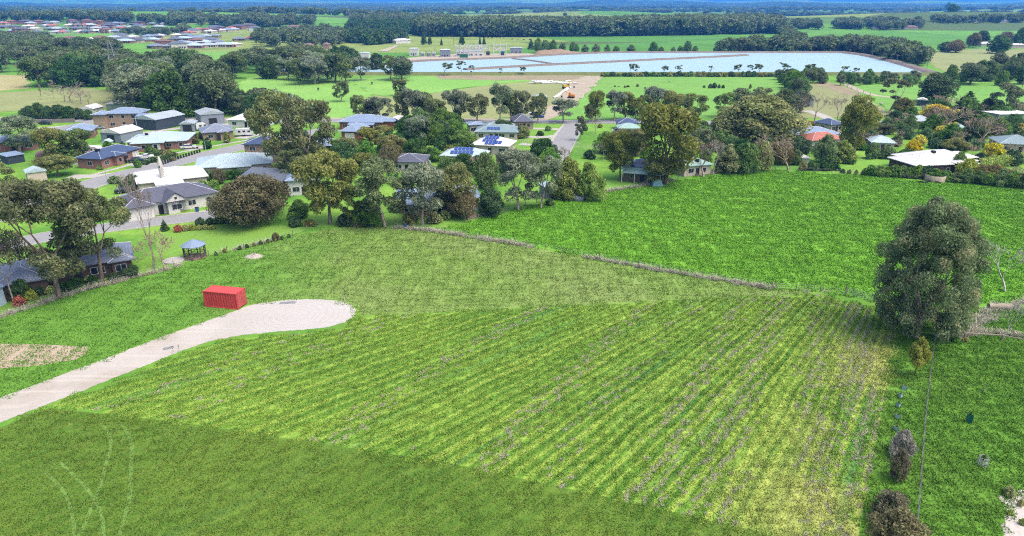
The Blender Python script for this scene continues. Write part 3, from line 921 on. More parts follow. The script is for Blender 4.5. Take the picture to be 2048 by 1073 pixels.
L_GREEN = leaf('green_leaf', c(66, 102, 48), c(144, 180, 92))
L_YELLOW = leaf('wattle_flower', c(150, 146, 40), c(246, 230, 76))
L_LIME = leaf('lime_leaf', c(128, 150, 64), c(214, 222, 132))
L_RED = leaf('red_leaf', c(150, 80, 66), c(222, 142, 120))
L_GREYB = leaf('grey_shrub_leaf', c(110, 110, 102), c(190, 188, 176))
L_BRNSH = leaf('brown_shrub_leaf', c(82, 84, 60), c(160, 158, 120))
L_HERO = leaf('hero_leaf', c(72, 92, 64), c(160, 180, 128), c(184, 182, 138))
L_SILV = leaf('silver_leaf', c(120, 144, 134), c(198, 214, 208))

for i in range(4): PROTO.setdefault('gum', []).append(make_gum(20 + i, 12500, .23, B_PALE, L_GUM))
for i in range(3): PROTO.setdefault('grey', []).append(make_gum(30 + i, 12500, .23, B_PALE, L_GUM2, clump=(1.7, 1.2), spread=.55))
for i in range(3): PROTO.setdefault('olive', []).append(make_gum(40 + i, 14000, .23, B_MID, L_GUM3, clump=(1.9, 1.3), spread=.5, trunk=.26))
for i in range(4): PROTO.setdefault('wood', []).append(make_gum(50 + i, 5500, .36, B_MID, L_WOOD, depth=2, split=4, clump=(2.3, 1.6), spread=.6, trunk=.32))
for i in range(3): PROTO.setdefault('open', []).append(make_gum(60 + i, 2600, .34, B_PALE, L_GUM, depth=3, split=2, clump=(1.4, .9), spread=.6, trunk=.34, flat=.6, lo=.42, env=7, ntip=14))
PROTO['near'] = [make_gum(71, 32000, .19, B_MID, L_GUM, clump=(1.6, 1.1), spread=.55, trunk=.34, up=.1, lo=.26, env=40, ntip=40, wide=.42), make_gum(78, 28000, .19, B_MID, L_GUM, clump=(1.6, 1.1), spread=.5, trunk=.36, up=.1, lo=.3, env=34, ntip=36, wide=.36)]
for i in range(2): PROTO.setdefault('dense', []).append(make_dense(80 + i, 26000, .2, B_DARK, L_DENSE))
for i in range(2): PROTO.setdefault('brown', []).append(make_dense(84 + i, 22000, .18, B_DARK, L_BROWN, 10, 8, .2))
for i in range(3): PROTO.setdefault('dark', []).append(make_dense(88 + i, 9000, .23, B_DARK, L_DARK, 8, 8, .1))
for i in range(3): PROTO.setdefault('green', []).append(make_dense(92 + i, 8500, .23, B_DARK, L_GREEN, 8, 8, .05))
PROTO['willow'] = [make_dense(96, 15000, .21, B_MID, L_WILLOW, 7, 9, .05, .5), make_dense(97, 15000, .21, B_MID, L_WILLOW, 7, 8, .05, .5)]
PROTO['yellow'] = [make_dense(98, 2500, .22, B_DARK, L_YELLOW, 4, 3.4, .05), make_dense(198, 2500, .22, B_DARK, L_YELLOW, 4, 3, .05)]
PROTO['sapling'] = [make_dense(299, 9000, .1, B_DARK, leaf('sapling_leaf', c(96, 108, 44), c(200, 204, 96)), 3.0, 4.6, .34, .6)]
PROTO['lime'] = [make_dense(99, 2500, .2, B_DARK, L_LIME, 4, 3, .03)]
PROTO['red'] = [make_dense(100, 2200, .2, B_DARK, L_RED, 4, 3, .03)]
PROTO['silver'] = [make_dense(101, 2500, .22, B_DARK, L_SILV, 5, 4, .05)]
PROTO['greyshrub'] = [make_dense(102, 6000, .13, B_DARK, L_GREYB, 4, 4, .1), make_dense(103, 6000, .13, B_DARK, L_BRNSH, 4, 4.5, .1)]
for i in range(3): PROTO.setdefault('shrub', []).append(make_dense(104 + i, 1800, .3, B_DARK, (L_GREEN, L_DARK, L_DENSE)[i], 4, 3, .02))
for i in range(3): PROTO.setdefault('bare', []).append(make_bare(110 + i, B_BARE, 10, 5, .46, 3, .2, .1, .016, .017))
for i in range(2): PROTO.setdefault('brownbare', []).append(make_bare(120 + i, B_BROWN, 8, 5, .5, 3, .13, .08, .014, .017))
for i in range(2): PROTO.setdefault('birch', []).append(make_bare(130 + i, B_WHITE, 10, 4, .42, 3, .27, .22, .016, .02))
for i in range(2): PROTO.setdefault('poplar', []).append(make_bare(140 + i, B_BARE, 12, 5, .22, 3, .22, .5, .012, .013))
for i in range(2): PROTO.setdefault('cone', []).append(make_cone(150 + i, 3500, .3, B_DARK, L_DARK))
FAR = {}
for k_, (lm, n) in {'gum': (L_WOOD, 5), 'dark': (L_DARK, 3)}.items():
    for i in range(n):
        tm_, lm_ = (make_gum(160 + i, 620, .95, B_MID, lm, depth=2, split=3, clump=(2.9, 2.0), spread=.6, trunk=.28) if k_ == 'gum' else make_dense(170 + i, 700, .8, B_DARK, lm, 8, 9, .05))
        a = len(tm_.vertices)
        v = np.vstack([np.array([q.co for q in tm_.vertices]), np.array([q.co for q in lm_.vertices])])
        f = np.vstack([np.array([list(p_.vertices) for p_ in tm_.polygons]), np.array([list(p_.vertices) for p_ in lm_.polygons]) + a])
        me = np_mesh('far_tree', v, f, tm_.materials[0]); me.materials.append(lm)
        mi = np.zeros(len(f), np.int32); mi[len(tm_.polygons):] = 1
        me.polygons.foreach_set('material_index', mi)
        FAR.setdefault(k_, []).append(me)

CAT = {'shrub': 'shrub', 'yellow': 'shrub', 'lime': 'shrub', 'red': 'shrub', 'greyshrub': 'shrub', 'silver': 'shrub'}
NAME = {'gum': 'gum_tree', 'grey': 'gum_tree', 'olive': 'gum_tree', 'wood': 'gum_tree', 'open': 'gum_tree', 'near': 'gum_tree', 'dense': 'broad_tree', 'brown': 'broad_tree', 'dark': 'evergreen_tree',
        'green': 'leafy_tree', 'willow': 'willow_tree', 'bare': 'bare_tree', 'brownbare': 'bare_tree', 'birch': 'birch_tree', 'poplar': 'poplar_tree', 'cone': 'conifer_tree', 'yellow': 'wattle_bush'}
def plant(kind, base, w_, h, label, group=None, var=None, rz=None):
    tm_, lm_ = PROTO[kind][rnd.randrange(len(PROTO[kind])) if var is None else var]
    shrub = kind in CAT
    o = thing(NAME.get(kind, 'shrub'), label, CAT.get(kind, 'tree'), base, rnd.random() * 6.28 if rz is None else rz, group, (w_, w_, h))
    link('stem' if shrub else 'trunk', tm_, o)
    if lm_: link('foliage' if shrub else 'crown', lm_, o)
    return o

def tree(kind, cx, yb, yt, wpx, label, group=None, var=None, rz=None):
    """a tree from its base pixel, top row and width in pixels"""
    b = G(cx, yb)
    return plant(kind, b, px_w(b, wpx * (.87 if PROTO[kind][0][1] else 1.0)), max(.5, height_at(b, yt)), label, group, var, rz)

# ================================================================ buildings
M_WHITE = plain('white_paint', c(236, 236, 232), .5, .3, .06)
M_CREAM = plain('cream_render', c(216, 206, 188), .8, .2, .08)
M_PINK = brick('pink_brick', c(178, 132, 122)); M_REDB = brick('red_brick', c(168, 104, 92)); M_BRNB = brick('brown_brick', c(112, 96, 88)); M_TAN = brick('tan_brick', c(186, 164, 142))
M_GREYW = plain('grey_cladding', c(150, 160, 176), .6, .3, .08); M_DKW = plain('dark_cladding', c(66, 78, 92), .6, .3, .1); M_GRNW = plain('green_cladding', c(150, 176, 158), .6, .3, .08)
M_REDW = plain('red_cladding', c(150, 44, 50), .6, .3, .1); M_WOODW = plain('weathered_timber', c(150, 134, 116), .9, .15, .2, 3)
R_BLUE = roof_metal('blue_grey_roof', c(146, 168, 198)); R_PALE = roof_metal('pale_blue_roof', c(196, 220, 228)); R_WHITE = roof_metal('white_roof', c(244, 244, 244)); R_DARK = roof_tile('slate_tile_roof', c(104, 108, 128))
R_NAVY = roof_tile('navy_tile_roof', c(76, 98, 138)); R_TILE = roof_tile('grey_blue_tile_roof', c(140, 152, 176)); R_GREEN = roof_metal('pale_green_roof', c(168, 206, 196)); R_RED = roof_tile('red_tile_roof', c(206, 128, 112))
R_TEAL = roof_metal('teal_grey_roof', c(140, 166, 172)); R_GREY = roof_metal('steel_roof', c(190, 204, 214)); R_CHAR = roof_metal('charcoal_roof', c(112, 122, 138)); R_BROWN = roof_tile('brown_tile_roof', c(150, 116, 104))
M_GLASS = NT('window_glass').fin(c(44, 54, 66), .08, .6)
M_SOLAR = NT('solar_cell'); M_SOLAR = M_SOLAR.fin(c(52, 82, 158), .15, .5)
M_DARK = plain('dark_trim', c(44, 46, 52), .6, .3, .1); M_STEEL = plain('galvanised_steel', c(176, 182, 186), .45, .5, .1, 2, .3)
M_RIDGE = plain('ridge_capping', c(214, 222, 232), .5, .3, .06)

WIN = {}
def window(parent, x, y, z, w_, h, rz, name='window', frame=None):
    key = (round(w_, 2), round(h, 2))
    if key not in WIN:
        m = MB(); e = .07
        m.box(-w_ / 2, -.05, 0, w_ / 2, .02, e).box(-w_ / 2, -.05, h - e, w_ / 2, .02, h).box(-w_ / 2, -.049, e, -w_ / 2 + e, .02, h - e).box(w_ / 2 - e, -.049, e, w_ / 2, .02, h - e)
        if w_ > 1.3: m.box(-.03, -.048, e, .03, .02, h - e)
        WIN[key] = (m.mesh('window', M_WHITE), MB().box(-w_ / 2 + .05, -.02, .05, w_ / 2 - .05, .01, h - .05).mesh('pane', M_GLASS))
    o = link(name, WIN[key][0], parent, (x, y, z), rz)
    link('pane', WIN[key][1], o)
    return o

def roof_block(m, caps, x0, y0, x1, y1, z, rise, over, kind, th=.16):
    X0, Y0, X1, Y1 = x0 - over, y0 - over, x1 + over, y1 + over
    lx, ly = X1 - X0, Y1 - Y0
    if kind == 'flat':
        m.add([(X0, Y0, z), (X1, Y0, z), (X1, Y1, z + rise), (X0, Y1, z + rise), (X0, Y0, z + th), (X1, Y0, z + th), (X1, Y1, z + rise + th), (X0, Y1, z + rise + th)],
              [(3, 2, 1, 0), (4, 5, 6, 7), (0, 1, 5, 4), (1, 2, 6, 5), (2, 3, 7, 6), (3, 0, 4, 7)]); return
    if lx >= ly:
        i = ly / 2 if kind == 'hip' else 0
        i = min(i, lx / 2 - .05)
        r0, r1 = (X0 + i, (Y0 + Y1) / 2, z + th + rise), (X1 - i, (Y0 + Y1) / 2, z + th + rise)
        b = [(X0, Y0), (X1, Y0), (X1, Y1), (X0, Y1)]
        v = [(x, y, z) for x, y in b] + [(x, y, z + th) for x, y in b] + [r0, r1]
        f = [(3, 2, 1, 0), (0, 1, 5, 4), (1, 2, 6, 5), (2, 3, 7, 6), (3, 0, 4, 7), (4, 5, 9, 8), (5, 6, 9), (6, 7, 8, 9), (7, 4, 8)]
        cp = [(r0, r1), (v[4], r0), (v[7], r0), (v[5], r1), (v[6], r1)]
    else:
        i = lx / 2 if kind == 'hip' else 0
        i = min(i, ly / 2 - .05)
        r0, r1 = ((X0 + X1) / 2, Y0 + i, z + th + rise), ((X0 + X1) / 2, Y1 - i, z + th + rise)
        b = [(X0, Y0), (X1, Y0), (X1, Y1), (X0, Y1)]
        v = [(x, y, z) for x, y in b] + [(x, y, z + th) for x, y in b] + [r0, r1]
        f = [(3, 2, 1, 0), (0, 1, 5, 4), (1, 2, 6, 5), (2, 3, 7, 6), (3, 0, 4, 7), (4, 5, 8), (5, 6, 9, 8), (6, 7, 9), (7, 4, 8, 9)]
        cp = [(r0, r1), (v[4], r0), (v[5], r0), (v[6], r1), (v[7], r1)]
    m.add(v, f)
    for a, b_ in cp:
        if kind == 'hip' or a is r0: caps.tube(a, b_, .06, .06, 4)

def house(name, label, A, B, depth, wh, roofm, wallm, rise=1.7, kind='hip', wings=(), over=.55, cat='house', win=True, solar=None, garage=(), door=.5, group=None, verandah=None, storeys=1, vent=None):
    a, b = XY(A), XY(B)
    z0 = G(*A)[2]
    depth *= .84; rise *= .82
    wings = [(q0, q1, q2, q3 * .84) for q0, q1, q2, q3 in wings]
    if cat == 'shed': wh *= .86
    L = hypot(b[0] - a[0], b[1] - a[1]); ang = atan2(b[1] - a[1], b[0] - a[0])
    o = thing(name, label, cat, (a[0], a[1], z0), ang, group)
    blocks = [(0, 0, L, depth, 0)] + [(x0 * L, y0, x1 * L, y1, .012 * (i + 1)) for i, (x0, y0, x1, y1) in enumerate(wings)]
    wm, rm, cm = MB(), MB(), MB()
    for x0, y0, x1, y1, e in blocks:
        wm.box(x0 + e, y0 + e, -.1, x1 - e, y1 - e, wh - e)
        k = min(1.0, min(x1 - x0, y1 - y0) / max(.1, min(L, depth)))
        roof_block(rm, cm, x0, y0, x1, y1, wh - e, rise * k - e, over, kind)
    wo = wm.build('wall', wallm, o)
    ro = rm.build('roof', roofm, o)
    if kind == 'hip': cm.build('ridge_cap', M_RIDGE if wallm is not M_DKW else roofm, ro)
    if win:
        for st in range(storeys):
            zb = .85 + st * 2.7
            n = max(2, int(L / 3.4))
            for i in range(n):
                f = (i + .5) / n
                y = min([bl[1] for bl in blocks if bl[0] <= f * L <= bl[2]])
                if any(g0 - .06 < f < g1 + .06 for g0, g1 in garage) and st == 0: continue
                if abs(f - door) < .5 / n and st == 0: continue
                window(o, f * L, y + .005, zb, (1.7, 1.2, 2.1)[i % 3], 1.25, 0)
            for i in range(max(1, int(depth / 5))):
                f = (i + .5) / max(1, int(depth / 5))
                window(o, L - .005 + .012, f * depth, zb, 1.5, 1.25, pi / 2)
                window(o, .005 - .012, f * depth, zb, 1.5, 1.25, -pi / 2)
        y = min([bl[1] for bl in blocks if bl[0] <= door * L <= bl[2]])
        d = MB().box(-.5, -.06, 0, .5, .03, 2.1).build('door', M_DARK, o, loc=(door * L, y, 0))
        MB().box(.34, -.11, .95, .4, -.061, 1.1).build('handle', M_STEEL, d)
    for g0, g1 in garage:
        f = (g0 + g1) / 2
        y = min([bl[1] for bl in blocks if bl[0] <= f * L <= bl[2]])
        m = MB()
        for r in range(4): m.box(g0 * L, y - .05 - .004 * (r % 2), .03 + r * .58, g1 * L, y + .02, .03 + r * .58 + .56)
        m.build('garage_door', M_WHITE, o)
    if verandah:
        x0, x1, dp = verandah
        m = MB(); roof_block(m, MB(), x0 * L, -dp, x1 * L, -.06, wh - .55, .5, .1, 'flat'); m.build('verandah_roof', roofm, o)
        n = max(2, int((x1 - x0) * L / 2.8))
        pm = MB().box(-.06, -.06, 0, .06, .06, wh - .5).mesh('post', M_WHITE)
        for i in range(n + 1): link('post', pm, o, ((x0 + (x1 - x0) * i / n) * L, -dp + .1, 0))
    if solar:
        th = atan2(rise, depth / 2 + over)
        pm = MB().box(-.5, 0, 0, .5, 1.6, .05).mesh('solar_panel', M_SOLAR)
        for f, s, cols in solar:
            for i in range(cols):
                q = link('solar_panel', pm, o, (f * L + i * 1.12, -over + s * cos(th), wh + .16 + s * sin(th) + .1))
                q.rotation_euler = (th, 0, 0)
    if vent:
        for f, s in vent:
            th = atan2(rise, depth / 2 + over)
            MB().box(-.45, -.45, -.3, .45, .45, .55).build('roof_cooler', M_DARK, ro, loc=(f * L, -over + s * cos(th), wh + .16 + s * sin(th)))
    return o

def shed(name, label, A, B, depth, wh, roofm, wallm, rise=1.2, door=True, group=None, kind='gable', over=.25):
    o = house(name, label, A, B, depth, wh, roofm, wallm, rise, kind, over=over, cat='shed', win=False, group=group)
    L = hypot(*[p - q for p, q in zip(XY(A), XY(B))])
    depth *= .84; rise *= .82; wh *= .86
    if kind == 'gable':
        m = MB(); h_ = rise * .93
        if L >= depth:
            for x in (.0, L - .06): MB().prism([(0, wh - .02), (depth, wh - .02), (depth / 2, wh + h_)], x, x + .06, 'x').build('gable', wallm, o)
        else:
            for y in (.0, depth - .06): MB().prism([(0, wh - .02), (L, wh - .02), (L / 2, wh + h_)], y, y + .06, 'y').build('gable', wallm, o)
    if door:
        m = MB()
        for r in range(5): m.box(L * .5 - 1.5, -.05 - .004 * (r % 2), .02 + r * .5, L * .5 + 1.5, .02, .02 + r * .5 + .48)
        m.build('roller_door', M_DARK if wallm is not M_DKW else M_GREYW, o)
    return o

# ---- left: brick house under the big gums
house('brick_house', 'long brown brick house with grey tiled roof beneath the two tall dark gums', (78, 578), (268, 546), 10, 2.7, R_TILE, M_BRNB, 2.3, wings=[(-.35, -3.5, .12, 8), (.78, -.6, 1.0, 7)], door=.42)
shed('pale_shed', 'pale blue shed wall behind the bare forked tree', (-60, 640), (14, 608), 6, 3.2, R_BLUE, plain('light_blue_cladding', c(190, 216, 236)), 1.0, False)
house('white_house', 'long white house with slate roof, white gable porch and row of young birches', (262, 440), (436, 409), 11, 2.8, R_DARK, M_WHITE, 2.6, wings=[(-.06, -1.6, .24, 10), (.40, -1.5, .53, 6)], door=.34, garage=((.06, .2),))
g = G(262, 440); b_ = G(436, 409); L_ = hypot(b_[0] - g[0], b_[1] - g[1]); an = atan2(b_[1] - g[1], b_[0] - g[0])
wh_ = bpy.data.objects['white_house']
m = MB(); x0, x1 = .36 * L_, .62 * L_
m.prism([(x0, 2.95), (x1, 2.95), ((x0 + x1) / 2, 4.7)], -2.3, -2.1, 'y'); m.build('porch_gable', M_WHITE, wh_)
m = MB(); m.add([(x0 - .4, -2.6, 2.75), ((x0 + x1) / 2, -2.6, 4.9), ((x0 + x1) / 2, 3.2, 4.9), (x0 - .4, 3.2, 2.75), (x1 + .4, -2.6, 2.75), (x1 + .4, 3.2, 2.75)], [(0, 1, 2, 3), (1, 4, 5, 2)]); m.build('porch_roof', R_DARK, wh_)
MB().box(-.25, -.03, 0, .25, .04, .5).build('vent', M_DARK, wh_, loc=((x0 + x1) / 2, -2.32, 3.4))
house('white_roof_house', 'house with brilliant white roof behind the clipped dark hedge', (282, 390), (416, 374), 15, 2.7, R_WHITE, M_CREAM, 2.2, wings=[(.25, -4, .6, 8)], win=False)
house('pale_roof_house', 'wide low house with pale blue hipped roof behind a green hedge', (396, 358), (545, 347), 15, 2.8, R_PALE, M_CREAM, 2.4, wings=[(.3, -2, .7, 9)])
house('two_storey_house', 'two storey tan brick house with navy roof beside the tall gum clump', (493, 327), (556, 326), 9, 5.4, R_NAVY, M_TAN, 1.8, storeys=2, wings=[(1.0, 1, 1.32, 8)])
shed('barn', 'dark open barn with broad charcoal roof behind the brown rounded tree', (482, 378), (566, 386), 13, 3.2, R_CHAR, M_DKW, 1.8, True)
house('white_cottage', 'white walled cottage with blue hipped roof half hidden by an olive gum', (578, 392), (640, 389), 8, 3.6, R_BLUE, M_WHITE, 1.7)
house('solar_house', 'red brick house with navy roof of wide panels beside the gravel yard', (206, 339), (281, 316), 9, 2.8, R_NAVY, M_PINK, 2.1, wings=[(.28, -1.2, .5, 6)], garage=((.8, .98),), vent=[(.2, 4)])
house('pale_blue_house', 'brick house with very pale blue hipped roof and garden of clipped bushes', (258, 302), (376, 297), 15, 2.6, R_PALE, M_PINK, 2.2, wings=[(.12, -3, .62, 8), (.7, -1, .98, 8)], garage=((.45, .58),), vent=[(.28, 5)])
shed('grey_shed', 'blue grey steel shed with white roof above the little pale hut', (204, 284), (244, 287), 11, 3.6, R_WHITE, M_GREYW, 1.6)
shed('pale_hut', 'little pale garden hut on the lawn below the steel shed', (206, 298), (219, 298), 3, 2.2, R_PALE, M_WHITE, 1.0, False)
house('balcony_house', 'two storey brick house with blue roof and carport by the main road', (216, 257), (284, 256), 10, 5.2, R_BLUE, M_TAN, 2.0, storeys=2, wings=[(-.3, -2, .05, 5)], verandah=(1.0, 1.4, 4))
shed('long_shed', 'long dark steel shed with pale roof on the lawn by the main road', (314, 262), (372, 250), 12, 4.4, R_GREY, M_DKW, 1.8, False)
shed('small_blue_shed', 'small blue grey shed with white skillion roof beside a parked trailer', (362, 265), (390, 264), 8, 3.2, R_GREY, M_GREYW, .9)
shed('high_door_shed', 'pale grey steel shed with dark roller door near the white roofed house', (404, 252), (450, 248), 13, 4.6, R_GREY, M_GREYW, 1.4)
house('panel_house', 'white roofed house with one dark strip of panels beside the steel sheds', (458, 255), (528, 256), 13, 2.7, R_WHITE, M_WHITE, 2.6, wings=[(.6, -2, 1.0, 8)], solar=[(.42, 2.6, 5)])
house('gabled_house', 'brown brick house with blue grey roof and parked caravan alongside', (408, 283), (468, 278), 12, 2.7, R_TILE, M_TAN, 2.4, wings=[(.5, -1.6, .8, 7)])
house('blue_roof_house', 'brick house with pale blue roof between two gums and the main road', (132, 280), (186, 277), 11, 2.6, R_BLUE, M_PINK, 2.1)
house('hidden_house', 'brick house with pale roof half hidden behind the pale trunked gum', (-20, 306), (76, 298), 9, 2.7, R_BLUE, M_PINK, 2.0, wings=[(.7, -1.5, 1.0, 6)])
shed('blue_top_shed', 'small dark shed with blue roof on the grass below the hidden brick house', (18, 330), (51, 324), 5, 2.6, R_BLUE, M_DKW, .5, False, kind='flat')
shed('red_shed', 'dark red steel shed beneath the twin gums', (76, 332), (96, 330), 9, 2.6, R_BROWN, M_REDW, .8, False)
shed('cream_shed', 'small cream shed with pale blue roof near the street bend', (58, 367), (96, 362), 5, 3.0, R_PALE, M_CREAM, 1.0, False)
house('edge_house', 'white house with pale teal roof at the end of the lower street', (-60, 452), (32, 441), 10, 3.4, R_GREEN, M_WHITE, 1.8)
house('veranda_house', 'long brick house with pale blue roof and shaded front verandah', (680, 260), (764, 261), 13, 2.8, R_BLUE, M_REDB, 2.4, verandah=(.25, .85, 3.0), wings=[(.85, 2, 1.25, 9)])
house('brick_garage', 'square brick garage with hipped blue roof standing by a curved gravel drive', (684, 280), (716, 281), 12, 2.8, R_BLUE, M_REDB, 2.2, garage=((.2, .8),), win=False)
shed('corner_shed', 'tall grey green shed with white roof beside the main road gums', (798, 258), (822, 256), 7, 3.8, R_WHITE, M_GRNW, .8, False)
house('white_solar_house', 'house with white roof scattered with blue solar panels', (944, 308), (1016, 312), 10, 2.8, R_WHITE, M_CREAM, 2.4, solar=[(.34, 3.6, 4), (.3, 1.8, 4), (.4, .3, 3), (.66, .9, 2)])
house('low_solar_house', 'low house with pale blue roof and two rows of solar panels beside dark tree', (884, 330), (966, 333), 9, 2.6, R_PALE, M_CREAM, 2.1, solar=[(.3, 2.9, 5), (.24, 1.0, 6)])
house('teal_roof_house', 'rambling house with grey teal roofs in front of the rounded hedge trees', (952, 280), (1034, 281), 11, 2.6, R_TEAL, M_CREAM, 2.2, wings=[(.1, 9, .85, 19)], solar=[(.3, 1.6, 4)])
house('slate_house', 'house with dark slate roof at the end of the tree lined street', (1030, 260), (1066, 259), 11, 2.8, R_DARK, M_TAN, 2.6)
house('cream_cottage', 'small cream cottage with flat blue roof beside the rounded hedge trees', (940, 268), (966, 267), 7, 3.0, R_BLUE, M_CREAM, .6)
house('roadside_house', 'house with blue roof and parked white car just off the main road', (1237, 262), (1276, 262), 8, 2.6, R_NAVY, M_CREAM, 1.8)
house('green_roof_cottage', 'cottage with pale green roof below the blue roofed roadside house', (1238, 272), (1278, 272), 7, 2.5, R_GREEN, M_CREAM, 1.6)
house('stilt_house', 'weatherboard house with green roof, solar panels and front verandah beside the tall gum', (1246, 362), (1322, 368), 9, 3.2, R_GREEN, M_WOODW, 2.4, solar=[(.3, 2.6, 3), (.22, .8, 4)], verandah=(0, 1, 2.4))
house('green_cottage', 'cream cottage with pale green roof beside the bare white birches', (1368, 354), (1420, 350), 9, 2.8, R_GREEN, M_CREAM, 2.0, vent=[(.55, 2)])
house('long_grey_house', 'long house with plain blue grey roof behind the red roofed cottage', (1592, 288), (1680, 286), 14, 2.8, R_BLUE, M_CREAM, 2.0)
house('red_roof_cottage', 'white cottage with faded red tiled roof', (1622, 300), (1684, 296), 9, 2.8, R_RED, M_WHITE, 2.2)
house('tile_roof_house', 'house with dark tiled roof beside the yellow flowering bush', (1578, 264), (1616, 263), 11, 2.7, R_DARK, M_CREAM, 2.2)
house('lane_house', 'small house with dark navy roof between bare trees and tall leaning gum', (1660, 266), (1684, 264), 9, 2.7, R_NAVY, M_CREAM, 1.8)
house('big_white_house', 'big house with sprawling white hipped roof at the edge of the vivid paddock', (1838, 349), (1946, 344), 13, 3.0, R_WHITE, M_BRNB, 2.6, wings=[(-.22, -2.5, .42, 9), (.55, -3, .85, 9), (.75, 4, 1.22, 12)], vent=[(.4, 5)])
house('corner_house', 'house with pale grey roof behind the lime hedge', (1998, 306), (2080, 310), 12, 2.8, R_TEAL, M_CREAM, 2.4)
house('pale_cottage', 'cottage with pale blue roof below the big date palm', (1742, 302), (1786, 304), 9, 2.6, R_PALE, M_CREAM, 1.9)
house('white_end_house', 'white house with flat white roof at the end of the garden street', (1994, 252), (2060, 250), 9, 4.2, R_WHITE, M_GRNW, .5)
house('garden_house', 'house with pale grey roof among brown bare bushes', (1818, 258), (1862, 260), 9, 2.8, R_GREY, M_CREAM, 2.0)
house('mint_house', 'small cottage with mint roof among dense garden bushes', (1908, 276), (1934, 277), 8, 2.6, R_GREEN, M_CREAM, 1.8)
house('shade_house', 'long house with pale roof seen through the row of paddock gums', (800, 428), (958, 420), 11, 2.8, R_BLUE, M_TAN, 2.2, wings=[(.1, -3, .4, 7)])
house('lilac_roof_house', 'house with low lilac grey roof behind the pale limbed gum', (782, 344), (846, 345), 10, 2.7, R_DARK, M_CREAM, 1.8)
house('gum_house', 'house with blue roof hidden deep among the gum clump', (626, 322), (664, 322), 9, 4.4, R_BLUE, M_REDB, 1.8)
shed('field_barn', 'open black fronted hay shed at the start of the dirt track', (1066, 214), (1094, 214), 9, 4.4, R_GREY, M_DKW, .8)
shed('green_farm_shed', 'pale green farm shed with white roof beyond the main road', (214, 224), (248, 223), 12, 3.6, R_WHITE, M_GRNW, 1.6, False)
shed('white_farm_shed', 'low white farm shed beyond the dark roadside trees', (160, 229), (188, 229), 9, 2.4, R_WHITE, M_WHITE, 1.6, False)
shed('horse_shelter', 'open fronted white roofed shelter in the sheep paddock', (1834, 212), (1852, 213), 6, 3.0, R_WHITE, M_DKW, .8, False)
shed('grey_hay_shed', 'dark grey shed by the concrete drive beyond the giant rounded tree', (1596, 214), (1626, 214), 12, 3.6, R_CHAR, M_GREYW, 2.0)
shed('wooden_hut', 'tiny wooden hut with dark roof at the paddock corner', (936, 440), (953, 438), 3.0, 2.3, R_CHAR, M_WOODW, .8, False)
shed('tin_shed', 'grey tin shed behind the grey gum next to the timber wall', (1092, 398), (1112, 396), 5, 3.0, R_PALE, M_GREYW, .7, False)
shed('white_garden_shed', 'small white roofed garden shed behind bushes at paddock edge', (1602, 330), (1617, 330), 3, 2.2, R_WHITE, M_GRNW, .6, False)
house('farm_house', 'low farmhouse with white roof beneath dark trees on the far green slope', (1745, 60), (1768, 60), 14, 3, R_GREY, M_CREAM, 2.4, win=False)
house('farm_house', 'farmhouse with brown roof and pale wall on the far green slope', (1808, 59), (1836, 59), 14, 3.4, R_BROWN, M_CREAM, 2.6, win=False)
house('farm_house', 'pale farmhouse on the rise above the substation', (792, 88), (822, 87), 12, 3.4, R_WHITE, M_WHITE, 2.2, win=False)
house('farm_house', 'long low farmhouse far behind the belt of pines', (574, 58), (606, 58), 14, 3.2, R_BROWN, M_CREAM, 2.4, win=False)
house('farm_house', 'pale farm building below the dark hedge at the reservoir end', (608, 97), (624, 97), 10, 3.2, R_BROWN, M_CREAM, 2.0, win=False)
house('farm_house', 'tan farmhouse beside the dark round trees near the reservoir end', (646, 99), (658, 99), 10, 4.4, R_BROWN, M_TAN, 2.0, win=False)
house('farm_house', 'pale long farmhouse beside the lone spreading tree at the dry field', (1962, 94), (1985, 94), 10, 3, R_WHITE, M_CREAM, 2.0, win=False)
house('farm_house', 'white long stable building at the dry field edge', (2010, 97), (2060, 97), 10, 3, R_WHITE, M_CREAM, 1.8, win=False)
house('farm_house', 'grey roofed farmhouse under the far dark hedge trees', (1998, 46), (2018, 46), 12, 3, R_CHAR, M_CREAM, 2.4, win=False)
house('farm_house', 'cream farmhouse between the far dark garden trees', (1942, 46), (1958, 46), 12, 3, R_GREY, M_CREAM, 2.4, win=False)

